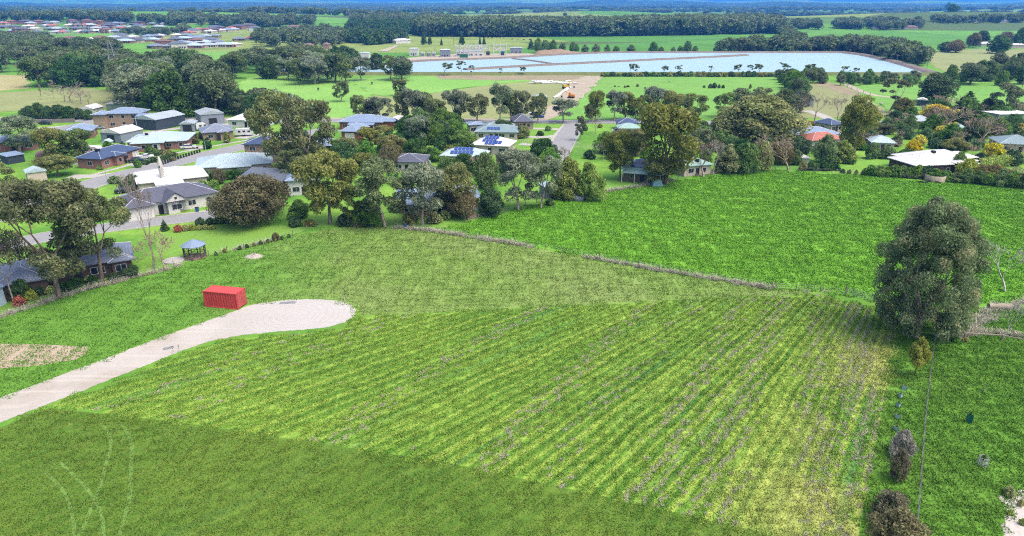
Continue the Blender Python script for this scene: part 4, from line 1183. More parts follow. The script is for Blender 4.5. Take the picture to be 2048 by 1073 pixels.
# ---- the far suburb on the left hill: each house an own thing
def far_block(seed, roofm, wallm):
    g = random.Random(seed)
    L, D, h = g.uniform(13, 19), g.uniform(10, 14), g.choice((2.8, 2.8, 5.0))
    wm, rm = MB(), MB()
    wm.box(0, 0, -2.5, L, D, h); roof_block(rm, MB(), 0, 0, L, D, h, 2.2, .6, 'hip')
    if g.random() < .6:
        wm.box(L * .15 + .01, -2.4, -2.5, L * .5, 3, h - .01); roof_block(rm, MB(), L * .15, -2.4, L * .5, 5, h - .01, 1.7, .6, 'hip')
    xs = [(.55 + .42 * i / 3) * L for i in range(3)]
    ws = [MB().box(x, -.06, .8, x + 1.7, .02, 2.2).mesh('window', M_GLASS) for x in xs]
    return wm.mesh('wall', wallm), rm.mesh('roof', roofm), ws
FB = []
for i, (rm_, wm_) in enumerate([(R_GREY, M_CREAM), (R_CHAR, M_TAN), (R_DARK, M_PINK), (R_WHITE, M_CREAM), (R_TILE, M_TAN), (R_BROWN, M_PINK), (R_BLUE, M_CREAM), (R_CHAR, M_WHITE), (R_RED, M_CREAM), (R_TEAL, M_TAN), (R_DARK, M_CREAM), (R_PALE, M_PINK)]):
    FB.append((far_block(300 + i, rm_, wm_), ('steel grey', 'charcoal', 'slate', 'white', 'grey blue', 'brown', 'blue', 'charcoal', 'red tiled', 'teal grey', 'slate', 'pale blue')[i], ('cream', 'tan', 'pink brick', 'cream', 'tan', 'pink brick', 'cream', 'white', 'cream', 'tan', 'cream', 'pink brick')[i]))
rows = [((-10, 50), (60, 49), 5, 0), ((-10, 58), (52, 57), 4, 0), ((-10, 66), (34, 66), 3, 0), ((58, 50), (190, 47.5), 8, 0), ((58, 56), (200, 54), 9, 0), ((62, 62), (205, 60), 8, 0), ((72, 69), (170, 68), 6, 0),
        ((195, 50), (330, 52), 9, 1), ((180, 57), (260, 59), 5, 1), ((180, 66), (250, 68), 5, 1), ((240, 60), (310, 58), 4, 1),
        ((95, 86), (240, 84), 9, 2), ((170, 90), (330, 84), 9, 2), ((232, 80), (380, 74), 10, 2), ((330, 84), (440, 76), 8, 2), ((360, 70), (500, 62), 10, 2), ((390, 64), (510, 56), 9, 2), ((310, 99), (460, 95), 9, 2), ((330, 93), (450, 88), 7, 2), ((460, 84), (500, 80), 2, 2)]
HILL = ['on the far left hilltop estate', 'at the far end of the hilltop estate', 'in the lower far estate']
for (x0, y0), (x1, y1), n, hl in rows:
    for i in range(n):
        f = (i + .5 + rnd.uniform(-.25, .25)) / n
        b = G(x0 + (x1 - x0) * f, y0 + (y1 - y0) * f + rnd.uniform(-.5, .5))
        (wm_, rm_, ws), rn, wn_ = FB[rnd.randrange(len(FB))]
        o = thing('suburban_house', 'distant %s house with %s roof %s' % (wn_, rn, HILL[hl]), 'house', b, rnd.uniform(-.35, .35), 'houses of the far left estates', (rnd.choice((1, -1)) * 1.0, 1, 1))
        link('wall', wm_, o); link('roof', rm_, o)
        for q in ws: link('window', q, o)

# ================================================================ trees and bushes
# the big tree at the corner of the mown field
g = np.random.default_rng(404); segs, tips = [], []
segs.append((np.array([0, 0, -.3]), np.array([.05, 0, 2.3]), .46, .36))
for k in range(8):
    a = k * 2 * pi / 8 + .3; sl = .3 if k % 2 else .62
    d = np.array([cos(a) * sl, sin(a) * sl, 1.]); d /= np.linalg.norm(d)
    grow(g, np.array([.08 * cos(a), .08 * sin(a), 1.9 + .15 * k]), d, 4.2 if k % 2 else 3.4, .19, 3, segs, tips, .36, 2, .2, .1, .66)
prof = [(0, .80), (.12, .95), (.3, 1.0), (.5, .93), (.68, .84), (.82, .62), (.93, .38), (1, .2)]
ct, rd = [], []
for k in range(190):
    f = g.random() ** 1.05; a = g.random() * 2 * pi
    env = 6.3 * np.interp(f, [p[0] for p in prof], [p[1] for p in prof]) * (1 + .1 * sin(3 * a + 2) + .08 * sin(5 * a + f * 9))
    rr = env * (.45 + .5 * sqrt(g.random()))
    s_ = .7 + .75 * g.random()
    ct.append((rr * cos(a), rr * sin(a), 1.6 + f * 14.4)); rd.append((s_, s_, s_ * .85))
rd = np.array(rd)
lv = leaf_cloud(ct, rd, 90000, .155, g, .3, .42, .35)
lv = lv.reshape(-1, 4, 3); lv = lv[(lv[:, :, 2].min(1) > .9)].reshape(-1, 3)
PROTO['hero'] = [norm_tree('hero', segs, lv, B_PALE, L_HERO, 7)]
NAME['hero'] = 'gum_tree'
tree('hero', 1831, 674, 404, 192, 'huge broad crowned gum tree at the corner of the striped field', rz=.4, var=0)

tree('near', 118, 594, 358, 212, 'tall dark gum with thick trunk in front of the brown brick house', var=0, rz=.6)
tree('near', 208, 566, 372, 142, 'second tall dark gum beside the brick house end wall', var=1, rz=2.2)
tree('bare', 34, 612, 444, 74, 'dark leafless forked tree near the fence by the pale shed', var=1)
tree('poplar', 302, 536, 346, 52, 'tall thin leafless poplar behind the round white slab', var=0)
tree('brownbare', 322, 538, 468, 74, 'weeping brown leafless tree beside the brick house', var=0)
tree('poplar', 330, 380, 313, 8, 'pale upright dead trunk standing before the white roof')

T = lambda k, *a: tree(k, *a)
for k, cx, yb, yt, wp, lb in [
    ('gum', 0, 398, 318, 86, 'dark gum at the edge of the street below the cream shed'),
    ('grey', 42, 304, 234, 84, 'broad gum with forked pale trunk before the hidden brick house'),
    ('olive', 112, 330, 255, 58, 'reddish olive gum next to the dark red shed'),
    ('gum', 156, 324, 260, 60, 'dark gum beside the parked camper on the gravel yard'),
    ('olive', 118, 352, 312, 70, 'low bushy gum in front of the dark red shed'),
    ('brown', 508, 448, 352, 158, 'wide brown green rounded tree beside the lower street'),
    ('gum', 560, 352, 184, 104, 'towering gum at the middle of the big clump behind the barn'),
    ('gum', 622, 350, 196, 108, 'towering gum on the paddock side of the big clump'),
    ('grey', 596, 318, 182, 84, 'tall grey gum at the back of the big clump'),
    ('gum', 585, 372, 300, 56, 'lower gum in front of the big clump'),
    ('dark', 690, 340, 286, 60, 'dark leafy tree beyond the olive topped paddock gum'),
    ('olive', 662, 449, 304, 112, 'dense olive topped gum in the row by the paddock corner'),
    ('gum', 768, 453, 322, 112, 'dark wide gum with pale leaning limbs in the row by the paddock corner'),
    ('green', 737, 452, 402, 62, 'small bushy tree beneath the dark wide gum'),
    ('gum', 700, 452, 366, 66, 'half hidden dark gum between the two paddock corner gums'),
    ('grey', 847, 451, 330, 96, 'white limbed gum at the paddock corner'),
    ('olive', 905, 432, 332, 98, 'brown tinged gum in front of the shade house'),
    ('brown', 925, 436, 376, 70, 'rusty brown bushy tree beside the wooden hut'),
    ('dark', 980, 432, 378, 62, 'round very dark tree beside the wooden hut'),
    ('grey', 1036, 421, 302, 90, 'silvery grey gum on the paddock edge'),
    ('grey', 1084, 417, 314, 70, 'dark stemmed grey gum next to the tin shed'),
    ('green', 972, 376, 306, 62, 'bushy green tree behind the silvery grey gum'),
    ('willow', 1135, 398, 316, 64, 'tall pale green willow behind the timber wall'),
    ('willow', 1180, 401, 326, 58, 'rounder pale green willow at the round tank'),
    ('olive', 1240, 362, 264, 66, 'upright brownish gum beside the stilt house'),
    ('olive', 1330, 368, 210, 126, 'great olive gum over the stilt house'),
    ('gum', 1372, 340, 270, 60, 'gum with long bare limb leaning to the birches'),
    ('olive', 1318, 372, 318, 62, 'low hanging gum skirt in front of the stilt house'),
    ('dense', 1508, 292, 192, 170, 'giant rounded brown green tree behind the bare bushes'),
    ('willow', 1452, 346, 290, 56, 'pale leafy tree on the paddock edge by the birches'),
    ('green', 1490, 347, 286, 58, 'full grey green tree on the paddock edge'),
    ('lime', 1522, 342, 282, 40, 'yellow green tree beside the round leafless bush'),
    ('brownbare', 1558, 342, 270, 82, 'round leafless grey bush tree on the paddock edge'),
    ('green', 1648, 326, 270, 46, 'soft green tree at the side of the red roofed cottage'),
    ('willow', 1682, 326, 282, 46, 'soft green tree in front of the tall leaning gum'),
    ('olive', 1706, 316, 194, 72, 'tall leaning gum beside the date palm'),
    ('green', 1742, 318, 286, 30, 'small leafy tree beside the pale cottage'),
    ('open', 1780, 226, 158, 62, 'tall open gum in front of the sheep paddock'),
    ('dense', 1806, 228, 196, 42, 'brown rounded tree beside the sheep paddock gum'),
    ('dark', 1866, 206, 148, 74, 'big dark rounded evergreen behind the horse shelter'),
    ('cone', 1930, 232, 184, 62, 'broad deep green conifer above the bare gardens'),
    ('gum', 2002, 232, 166, 56, 'gum with pale trunk beside the white end house'),
    ('brownbare', 1892, 268, 216, 76, 'wide tan leafless willow in the gardens'),
    ('brownbare', 1962, 292, 232, 66, 'grey brown leafless tree behind the mint house'),
    ('brownbare', 1850, 236, 208, 40, 'grey leafless bush in front of the deep green conifer'),
    ('bare', 1626, 243, 186, 52, 'wide leafless tree beside the concrete drive'),
    ('bare', 1672, 244, 188, 46, 'second leafless tree beside the concrete drive'),
    ('bare', 1600, 240, 196, 36, 'leafless tree near the grey hay shed'),
    ('brownbare', 1800, 248, 224, 46, 'low grey leafless thicket tree near the palm'),
    ('poplar', 1408, 354, 268, 40, 'tall pale leafless birch clump beside the green cottage'),
    ('birch', 1428, 352, 280, 34, 'forked white birch beside the green cottage'),
    ('dark', 836, 326, 278, 60, 'dark full tree beside the low solar house'),
    ('silver', 850, 332, 312, 28, 'silvery bush at the foot of the dark full tree'),
    ('cone', 944, 322, 282, 30, 'dark upright tree in front of the white solar house'),
    ('green', 800, 308, 280, 46, 'grey green round bush tree beside the wooden fence'),
    ('grey', 836, 292, 232, 60, 'pale limbed gum above the low fence of the brick garage'),
    ('dark', 900, 262, 226, 56, 'dark bushy tree near the cream cottage'),
    ('green', 926, 300, 262, 66, 'long green bush tree beside the teal roofed house'),
    ('dark', 1000, 268, 240, 52, 'dark rounded hedge tree behind the teal roofed house'),
    ('dense', 1044, 276, 252, 34, 'rounded bush tree between teal roof and slate house'),
    ('gum', 1160, 282, 232, 26, 'slim upright gum at the corner of the straight street'),
    ('bare', 1190, 270, 234, 26, 'leafless tree on the verge of the straight street'),
    ('brown', 1260, 292, 272, 50, 'brown bushy tree below the green roof cottage'),
    ('gum', 1400, 300, 256, 44, 'olive bush tree under the giant rounded tree'),
    ('brown', 440, 368, 338, 30, 'brown shrub tree behind the white house'),
    ('green', 600, 436, 400, 48, 'light leafy tree at the end of the brown rounded tree'),
    ('dark', 1020, 318, 300, 26, 'small dark tree beside the white solar house'),
    ('green', 1820, 244, 214, 30, 'green shrub tree beside the horse shelter'),
    ('dense', 1910, 300, 276, 50, 'brown green bushy tree in the middle of the gardens'),
    ('green', 1996, 270, 236, 40, 'green tree in front of the white end house'),
    ('dark', 2036, 300, 262, 50, 'dark tree beside the corner house'),
    ('brown', 1984, 366, 330, 70, 'wide brown bush at the paddock edge near the corner house'),
    ('brownbare', 2030, 372, 336, 54, 'leafless grey bush near the corner house'),
    ('green', 1915, 346, 304, 34, 'round green tree rising in front of the sprawling white roof'),
    ('lime', 1932, 358, 318, 42, 'yellow green bush below the sprawling white roof'),
    ('birch', 2000, 582, 490, 72, 'pale leafless birch standing in the vivid paddock behind the big gum'),
    ('birch', 2008, 680, 604, 34, 'white stemmed young birch at the log rail fence'),
]:
    tree(k, cx, yb, yt, wp, lb)

# groups of look-alikes
def row(kind, items, label, group):
    for i, (cx, yb, yt, wp) in enumerate(items):
        tree(kind if isinstance(kind, str) else kind[i % len(kind)], cx, yb, yt, wp, label, group)
row('gum', [(683, 204, 164, 36), (800, 192, 160, 28)], 'lone gum standing in the pasture before the reservoir', 'lone pasture gums')
row(('gum', 'grey', 'wood'), [(722, 242, 192, 44), (762, 243, 194, 50), (742, 240, 204, 36), (806, 246, 184, 34), (828, 248, 176, 46), (852, 246, 186, 40), (872, 252, 198, 40), (905, 246, 180, 44), (922, 244, 184, 38), (955, 244, 190, 46), (1000, 250, 166, 44), (1022, 246, 190, 38), (1042, 246, 182, 40)],
    'gum in the belt along the main road before the olive pasture', 'gums along the main road, olive pasture side')
row(('gum', 'grey', 'olive'), [(1076, 246, 188, 36), (1126, 246, 196, 50), (1190, 244, 182, 36), (1178, 246, 208, 22), (1228, 242, 180, 40), (1250, 240, 184, 40), (1290, 240, 190, 44), (1312, 238, 174, 50), (1345, 240, 182, 50), (1388, 246, 188, 50), (1364, 240, 192, 30), (1270, 242, 196, 36)],
    'gum in the belt along the main road before the bright pasture', 'gums along the main road, bright pasture side')
row(('gum', 'wood'), [(1450, 236, 186, 50), (1480, 232, 178, 50), (1520, 230, 176, 60), (1560, 236, 178, 46), (1585, 238, 190, 38), (1600, 226, 182, 36)], 'gum rising behind the giant rounded tree', 'gums behind the giant rounded tree')
row('dark', [(62, 238, 212, 34), (82, 238, 206, 30), (100, 239, 212, 28), (120, 239, 210, 34), (142, 239, 213, 32), (160, 239, 216, 24), (178, 240, 220, 24), (52, 238, 218, 22)], 'dark rounded roadside tree above the grey stone wall', 'dark roadside trees')
row('bare', [(140, 206, 166, 60), (128, 204, 172, 40), (160, 208, 178, 50), (176, 212, 184, 40)], 'grey leafless tree in the field before the wood', 'leafless trees in the left field')
row('poplar', [(36, 152, 125, 8), (44, 152, 124, 8), (16, 150, 126, 8), (84, 200, 168, 10), (110, 198, 160, 12), (98, 150, 124, 8)], 'thin pale leafless poplar at the edge of the left field', 'poplars of the left field')
row('birch', [(1145, 308, 284, 10), (1152, 310, 286, 10), (1160, 312, 282, 12), (1170, 314, 288, 12), (1182, 318, 286, 12), (1194, 320, 288, 14), (1206, 322, 284, 14), (1216, 316, 288, 12), (1226, 312, 288, 12)], 'slim leafless white birch beside the straight street', 'young birches beside the straight street')
row('birch', [(1046, 304, 276, 8), (1054, 306, 276, 8), (1064, 303, 278, 8), (1074, 300, 270, 8)], 'slim leafless tree in front of the white solar house drive', 'slim bare drive trees')
row('birch', [(326, 428, 402, 6), (338, 427, 398, 6), (350, 425, 396, 6), (362, 424, 396, 6), (374, 422, 398, 6), (386, 421, 397, 6)], 'tiny leafless birch on the lawn of the white house', 'birches before the white house')
row('brownbare', [(1400, 318, 288, 26), (900, 318, 302, 22), (935, 338, 318, 30), (946, 342, 320, 26), (562, 352, 328, 40), (1780, 300, 280, 40), (1948, 316, 292, 40), (2016, 312, 286, 30)], 'small leafless brown bush among the village gardens', 'leafless garden bushes')
row('yellow', [(1620, 258, 242, 20), (1826, 306, 280, 32), (1984, 318, 286, 40), (752, 328, 318, 12), (1755, 236, 226, 18), (1838, 290, 270, 26)], 'bright yellow flowering wattle bush in the gardens', 'yellow wattles')
row('shrub', [(1606 + i * 13, 341, 322 + (i % 3) * 3, 20) for i in range(6)], 'round dark bush on the paddock edge below the soft green trees', 'bushes on the paddock edge')
row('shrub', [(1740 + i * 16, 352 + i * .8, 330 + (i % 3) * 2, 26) for i in range(8)], 'round dark bush below the sprawling white house', 'bushes below the white house')
row('green', [(1868 + i * 22, 360 + i * 2.2, 338 + (i % 3) * 4, 34) for i in range(9)], 'tall dark bush in the thick hedge beyond the round concrete tank', 'hedge bushes beyond the concrete tank')
row('shrub', [(1685, 347, 338, 10), (1698, 348, 339, 9), (1712, 349, 340, 9), (1726, 350, 341, 9)], 'small clipped bush in the row along the paddock fence', 'row of clipped bushes')
row('lime', [(62, 600, 578, 26), (104, 590, 572, 22), (176, 566, 552, 18)], 'pale green rounded shrub in front of the brick house', 'pale shrubs of the brick house')
row('dark', [(46, 600, 560, 40), (82, 590, 566, 26), (132, 582, 564, 30), (150, 575, 556, 34), (186, 568, 552, 24), (228, 560, 546, 22), (252, 556, 538, 26), (268, 552, 530, 26)], 'dark green shrub along the front of the brick house', 'dark shrubs of the brick house')
tree('red', 40, 612, 592, 24, 'pinkish red shrub at the fence before the brick house')
tree('red', 357, 464, 450, 18, 'deep red shrub on the lawn edge beside the lower street')
row('lime', [(372, 462, 450, 16), (384, 461, 449, 16), (400, 460, 450, 14), (412, 459, 449, 14), (424, 459, 450, 14)], 'yellow green clump in the flower bed beside the lower street', 'flower bed clumps')
tree('cone', 330, 462, 440, 18, 'small dark conifer beside the deep red shrub')
row('shrub', [(440, 446, 432, 26), (460, 446, 432, 24), (400, 450, 436, 22), (420, 449, 436, 20), (590, 452, 436, 30), (620, 452, 440, 30), (690, 452, 430, 34), (716, 454, 436, 20)], 'low dark bush along the lawn of the lower street', 'bushes by the lower street')
row('shrub', [(820, 448, 424, 34), (868, 446, 424, 34), (890, 440, 420, 24), (1100, 412, 398, 20), (1000, 414, 400, 16)], 'low bush beneath the paddock corner gums', 'bushes beneath the gums')
tree('brown', 552, 482, 466, 14, 'small round brown bush on the wire fence line')
row('shrub', [(480 + i * 14, 500 - i * 3.4, 492 - i * 3.4, 8) for i in range(8)] + [(450, 506, 497, 9), (432, 512, 503, 8)], 'tiny dark shrub in the wire fence line above the red container', 'fence line shrubs')
row('shrub', [(218, 300, 282, 20), (232, 306, 292, 14), (246, 300, 284, 14), (300, 306, 290, 18), (310, 310, 296, 22), (338, 314, 300, 26), (352, 296, 282, 12), (308, 325, 314, 20), (276, 336, 318, 16), (416, 298, 276, 20), (455, 286, 264, 16), (385, 276, 262, 20), (402, 278, 264, 16), (425, 332, 320, 14), (345, 322, 314, 14), (200, 340, 330, 14), (232, 366, 352, 30), (262, 372, 350, 24), (276, 378, 352, 26), (250, 384, 362, 22)],
    'rounded garden bush in the grounds of the left estate', 'garden bushes of the left estate')
row('dark', [(415, 292, 282, 14)], 'dark egg shaped young tree on the estate lawn', None)
row('shrub', [(720, 286, 278, 10), (740, 294, 284, 12), (752, 290, 282, 10), (766, 292, 280, 10), (700, 276, 268, 12), (780, 300, 284, 20), (880, 300, 276, 30), (900, 308, 290, 26), (864, 290, 262, 30), (1080, 272, 262, 14), (1096, 262, 252, 14), (1070, 288, 278, 14), (1100, 300, 290, 14), (1170, 262, 250, 12), (1200, 256, 248, 12), (1060, 330, 312, 30), (1090, 330, 312, 30), (1180, 318, 300, 24), (1280, 300, 284, 30), (1360, 284, 262, 36), (1440, 290, 270, 30), (1470, 300, 284, 26), (1600, 306, 288, 24), (1720, 300, 282, 30), (1790, 292, 272, 26), (1810, 272, 254, 26), (1840, 250, 238, 24), (1868, 296, 276, 30), (1890, 298, 280, 30), (1944, 300, 278, 30), (1960, 330, 306, 30), (1880, 282, 262, 26), (2020, 330, 300, 36), (2040, 262, 240, 30), (1780, 316, 296, 30), (1812, 316, 298, 30), (1700, 328, 310, 24), (1860, 312, 300, 20), (1975, 270, 250, 26), (1920, 258, 240, 26)],
    'leafy garden bush among the village houses', 'garden bushes of the village')
row('green', [(640, 300, 262, 40), (670, 320, 280, 40), (654, 352, 316, 36), (812, 290, 262, 34), (880, 282, 246, 36), (868, 322, 296, 40), (905, 286, 260, 36), (1250, 330, 300, 36), (1290, 332, 296, 30), (1410, 332, 300, 30), (1440, 262, 230, 36), (1590, 330, 300, 30), (1730, 268, 246, 26), (1770, 318, 292, 30), (1850, 284, 256, 30), (2010, 290, 262, 34), (1925, 232, 206, 30), (1955, 262, 236, 34), (470, 356, 336, 26), (452, 360, 342, 22), (430, 360, 344, 20)],
    'leafy green tree among the village houses', 'leafy village trees')

# right-hand boundary planting
NAME['sapling'] = 'young_tree'
tree('sapling', 1828, 752, 676, 42, 'small bushy yellow green tree beside the wire fence')
tree('greyshrub', 1800, 912, 862, 56, 'ash grey feathery shrub in the boundary strip', var=0)
tree('greyshrub', 1792, 960, 900, 44, 'brown upright shrub in the boundary strip below the ash grey one', var=1)
tree('greyshrub', 1780, 1046, 988, 84, 'dark brown shrub in the boundary strip near the wire fence foot', var=1)
tree('greyshrub', 1782, 1112, 1024, 112, 'big olive brown shrub at the near end of the boundary strip', var=1)
row('shrub', [(1910, 684, 674, 18), (1930, 684, 676, 14)], 'yellowish tussock under the log rail fence', 'tussocks under the log fence')
row('lime', [(2018, 992, 974, 26), (2040, 1012, 1000, 14), (2020, 1030, 1020, 14), (2044, 1050, 1038, 14)], 'spiky tuft growing at the pale mulch bed', 'tufts of the mulch bed')

# groves of trees that can still be told apart
def grove(poly, n, h0, h1, kinds, label, group, wr=(.6, .85), gap=5.0):
    W = [XY(q) for q in poly]; got = []
    for _ in range(n * 30):
        if len(got) >= n: break
        q = rand_in(W, 1)[0]
        if all(hypot(q[0] - a[0], q[1] - a[1]) > gap for a in got): got.append(q)
    for q in got:
        h = rnd.uniform(h0, h1)
        plant(rnd.choice(kinds), (q[0], q[1], float(hgt(q[0], q[1]))), h * rnd.uniform(*wr), h, label, group)
grove([(242, 236), (246, 196), (262, 150), (330, 146), (400, 160), (450, 196), (470, 236)], 40, 12, 19, ['wood', 'wood', 'dark', 'grey'], 'gum in the dense wood behind the steel sheds', 'dense wood behind the sheds', (.7, 1.0), 6)
grove([(62, 176), (70, 150), (160, 138), (236, 140), (246, 190), (180, 180), (100, 182)], 22, 12, 17, ['wood', 'wood', 'dark'], 'gum in the wood around the lattice pylon', 'wood around the pylon', (.7, 1.0), 8)
grove([(-40, 150), (0, 118), (120, 112), (240, 116), (250, 128), (150, 136), (60, 146)], 34, 13, 18, ['wood'], 'gum in the long wood below the far estates', 'wood below the far estates', (.7, 1.0), 9)
grove([(440, 164), (450, 136), (520, 130), (600, 128), (680, 124), (740, 132), (760, 142), (640, 148), (520, 164)], 32, 11, 17, ['wood', 'wood', 'dark'], 'gum in the wood at the reservoir end', 'wood at the reservoir end', (.75, 1.05), 8)
grove([(555, 158), (620, 152), (700, 158), (820, 154), (820, 164), (700, 166), (600, 172)], 15, 12, 17, ['wood', 'grey', 'gum'], 'gum on the near bank of the reservoir', 'gums on the near reservoir bank', (.7, .95), 8)
row('open', [(893, 152, 126, 22), (922, 149, 121, 20), (944, 153, 131, 14), (1047, 151, 134, 13), (1002, 150, 137, 9), (1262, 152, 128, 12), (1272, 152, 128, 14), (1329, 150, 132, 15), (1356, 153, 131, 15), (1422, 150, 132, 12), (1474, 152, 129, 18), (1500, 153, 130, 16), (1516, 152, 128, 18), (1568, 152, 126, 24), (1618, 154, 128, 24), (1690, 156, 133, 20), (1708, 158, 136, 16)], 'slender gum silhouetted against the reservoir water', 'gums before the reservoir water')
row('shrub', [(1205 + i * 11 + rnd.uniform(-3, 3), 153.5, 143 + rnd.uniform(0, 4), 16) for i in range(17)] + [(1396 + i * 11, 154, 144 + rnd.uniform(-2, 3), 16) for i in range(14)], 'dark bush in the hedge on the near reservoir bank', 'bank hedge bushes')
grove([(1552, 168), (1556, 156), (1660, 158), (1668, 168)], 16, 5, 8, ['wood', 'green'], 'bushy tree in the belt before the reservoir corner', 'belt before the reservoir corner', (.7, 1.0), 4)
grove([(1560, 170), (1585, 168), (1618, 190), (1604, 194), (1590, 190)], 9, 6, 10, ['wood', 'green'], 'bushy tree in the slanting belt down to the grey hay shed', 'slanting belt', (.8, 1.0), 4)
grove([(1678, 172), (1680, 160), (1850, 162), (1850, 171)], 24, 4, 7, ['wood', 'green'], 'bushy tree in the belt behind the sheep paddock', 'belt behind the sheep paddock', (.7, 1.0), 4)
grove([(1880, 172), (1900, 158), (2060, 160), (2080, 172)], 14, 7, 12, ['wood', 'green', 'dark'], 'bushy tree in the belt beyond the gardens', 'belt beyond the gardens', (.7, 1.0), 5)
grove([(1990, 150), (1992, 144), (2060, 146), (2060, 152)], 9, 9, 14, ['wood', 'open'], 'thin tree in the far row across the olive meadow', 'far meadow row', (.5, .7), 5)
row(('gum', 'wood'), [(1930, 152, 126, 26), (1975, 152, 132, 14), (1988, 151, 133, 14), (2008, 152, 132, 14)], 'gum standing free in the olive meadow', 'free gums of the olive meadow')
tree('dark', 1995, 108, 72, 42, 'dark spreading lone tree on the dry field')
row(('brown', 'dark'), [(1910, 106, 80, 40), (1890, 104, 84, 30), (1945, 96, 66, 26), (1960, 92, 62, 30), (2010, 92, 64, 34), (2040, 96, 56, 30)], 'rounded farm tree near the dry field', 'farm trees near the dry field')
row('cone', [(848, 90, 64, 14), (860, 90, 68, 10), (883, 92, 76, 6), (924, 90, 66, 14), (960, 90, 73, 6), (968, 90, 74, 8), (1062, 100, 78, 14)], 'narrow dark pine standing above the substation', 'pines above the substation')
row('green', [(1076, 106, 76, 18), (1090, 106, 80, 20), (1106, 106, 80, 18), (1125, 105, 86, 18), (1145, 105, 84, 16), (1152, 105, 88, 16), (1170, 106, 90, 18), (1192, 106, 88, 20), (1214, 106, 90, 14), (1232, 106, 92, 16), (1262, 106, 90, 18), (1306, 106, 84, 20), (1322, 106, 94, 14), (1346, 106, 94, 12), (1360, 106, 92, 14), (1374, 106, 82, 20), (1390, 106, 92, 14), (1436, 106, 82, 20)], 'bushy tree on the far bank of the reservoir', 'far bank trees')
row('shrub', [(1230, 174, 171, 5), (1238, 174, 172, 4), (1250, 176, 171, 6), (1256, 175, 171, 6), (1275, 174, 168, 7), (1408, 176, 171, 6), (1420, 177, 168, 8), (1428, 177, 166, 10), (1438, 177, 169, 7), (1446, 177, 170, 6), (1500, 178, 168, 7), (1290, 178, 174, 4), (1304, 178, 175, 4), (1338, 165, 163, 3)], 'tiny dark bush dotted over the bright pasture', 'bushes on the bright pasture')

grove([(690, 330), (700, 296), (780, 300), (800, 316), (790, 340), (730, 348)], 10, 5, 8, ['green', 'olive', 'brown', 'dark'], 'bushy tree in the gardens behind the pale limbed gum', 'gardens behind the paddock corner gums', (.8, 1.1), 4)
grove([(800, 288), (812, 256), (880, 262), (930, 284), (920, 300), (850, 296)], 12, 5, 9, ['green', 'dark', 'grey', 'dark'], 'bushy tree in the gardens before the teal roofed house', 'gardens before the teal roofed house', (.8, 1.1), 4)
grove([(880, 356), (900, 338), (960, 342), (1060, 334), (1100, 322), (1130, 330), (1100, 350), (960, 370)], 14, 4, 7, ['green', 'brown', 'dark', 'brownbare'], 'bushy tree in the gardens behind the silvery grey gum', 'gardens behind the silvery gum', (.8, 1.2), 4)
grove([(1210, 312), (1222, 278), (1290, 284), (1300, 330), (1240, 344)], 12, 4, 7, ['brownbare', 'brown', 'green', 'olive'], 'scrubby tree in the gardens above the stilt house', 'gardens above the stilt house', (.8, 1.2), 4)
grove([(1385, 300), (1400, 262), (1440, 280), (1540, 300), (1600, 310), (1590, 330), (1420, 320)], 14, 4, 7, ['brownbare', 'brown', 'green', 'dark'], 'scrubby tree below the giant rounded tree', 'scrub below the giant rounded tree', (.9, 1.2), 4)
grove([(1700, 262), (1760, 246), (1840, 262), (1850, 282), (1780, 300), (1730, 296)], 16, 3, 6, ['brownbare', 'green', 'dark', 'lime'], 'garden tree around the date palm', 'gardens around the date palm', (.9, 1.3), 3)
grove([(1850, 262), (1870, 240), (1990, 252), (2060, 268), (2060, 296), (1960, 306), (1870, 296)], 30, 3, 7, ['brownbare', 'green', 'dark', 'brown', 'yellow'], 'garden tree around the mint roofed cottage', 'gardens around the mint roofed cottage', (.9, 1.3), 3)
grove([(1860, 236), (1880, 216), (1990, 222), (2060, 232), (2040, 246), (1900, 246)], 18, 4, 8, ['brownbare', 'brownbare', 'green', 'dark'], 'leafless or dark tree before the white end house', 'gardens before the white end house', (.8, 1.2), 3)
grove([(470, 238), (480, 222), (530, 216), (540, 236)], 7, 6, 10, ['wood', 'dark'], 'roadside tree behind the white roofed panel house', 'trees behind the panel house', (.8, 1.1), 4)
grove([(560, 330), (600, 320), (660, 330), (640, 372), (600, 384)], 9, 4, 8, ['green', 'brownbare', 'dark', 'olive'], 'scrubby tree at the foot of the big clump', 'scrub at the foot of the big clump', (.8, 1.1), 4)
# woods too far and dense to count
def wood(name, poly, spacing, h0, h1, label, kind='gum', wr=(.75, 1.1)):
    W = [XY(q) for q in poly]
    n = max(6, int(area(W) / spacing ** 2))
    q = rand_in(W, n); z = hgt(q[:, 0], q[:, 1])
    h = RNG.random(n) * (h1 - h0) + h0; wd = h * (wr[0] + RNG.random(n) * (wr[1] - wr[0]))
    instancer(name, np.column_stack([q, z]), np.column_stack([wd, wd, h]), RNG.random(n) * 6.28, FAR[kind], label, 'wood')
wood('far_forest', [(846, 74), (838, 66), (900, 63), (1100, 64), (1300, 58), (1500, 54), (1556, 58), (1564, 68), (1400, 71), (1250, 73), (1000, 75)], 8.5, 16, 25, 'long dark forest block beyond the far green field')
wood('pine_belt', [(690, 66), (700, 60), (800, 58), (845, 62), (850, 72), (760, 68)], 8, 12, 17, 'dark pine belt joining the left end of the forest block', 'dark')
wood('pine_belt', [(690, 84), (700, 76), (800, 78), (812, 82), (780, 88), (720, 92)], 8, 11, 15, 'dark pine grove on the rise beside the pale farmhouse', 'dark')
wood('bank_wood', [(1440, 106), (1460, 101), (1560, 100), (1640, 98), (1740, 100), (1800, 106), (1850, 128), (1850, 136), (1800, 128), (1745, 112), (1690, 105)], 7.5, 9, 15, 'bushy wood curving round the far reservoir corner')
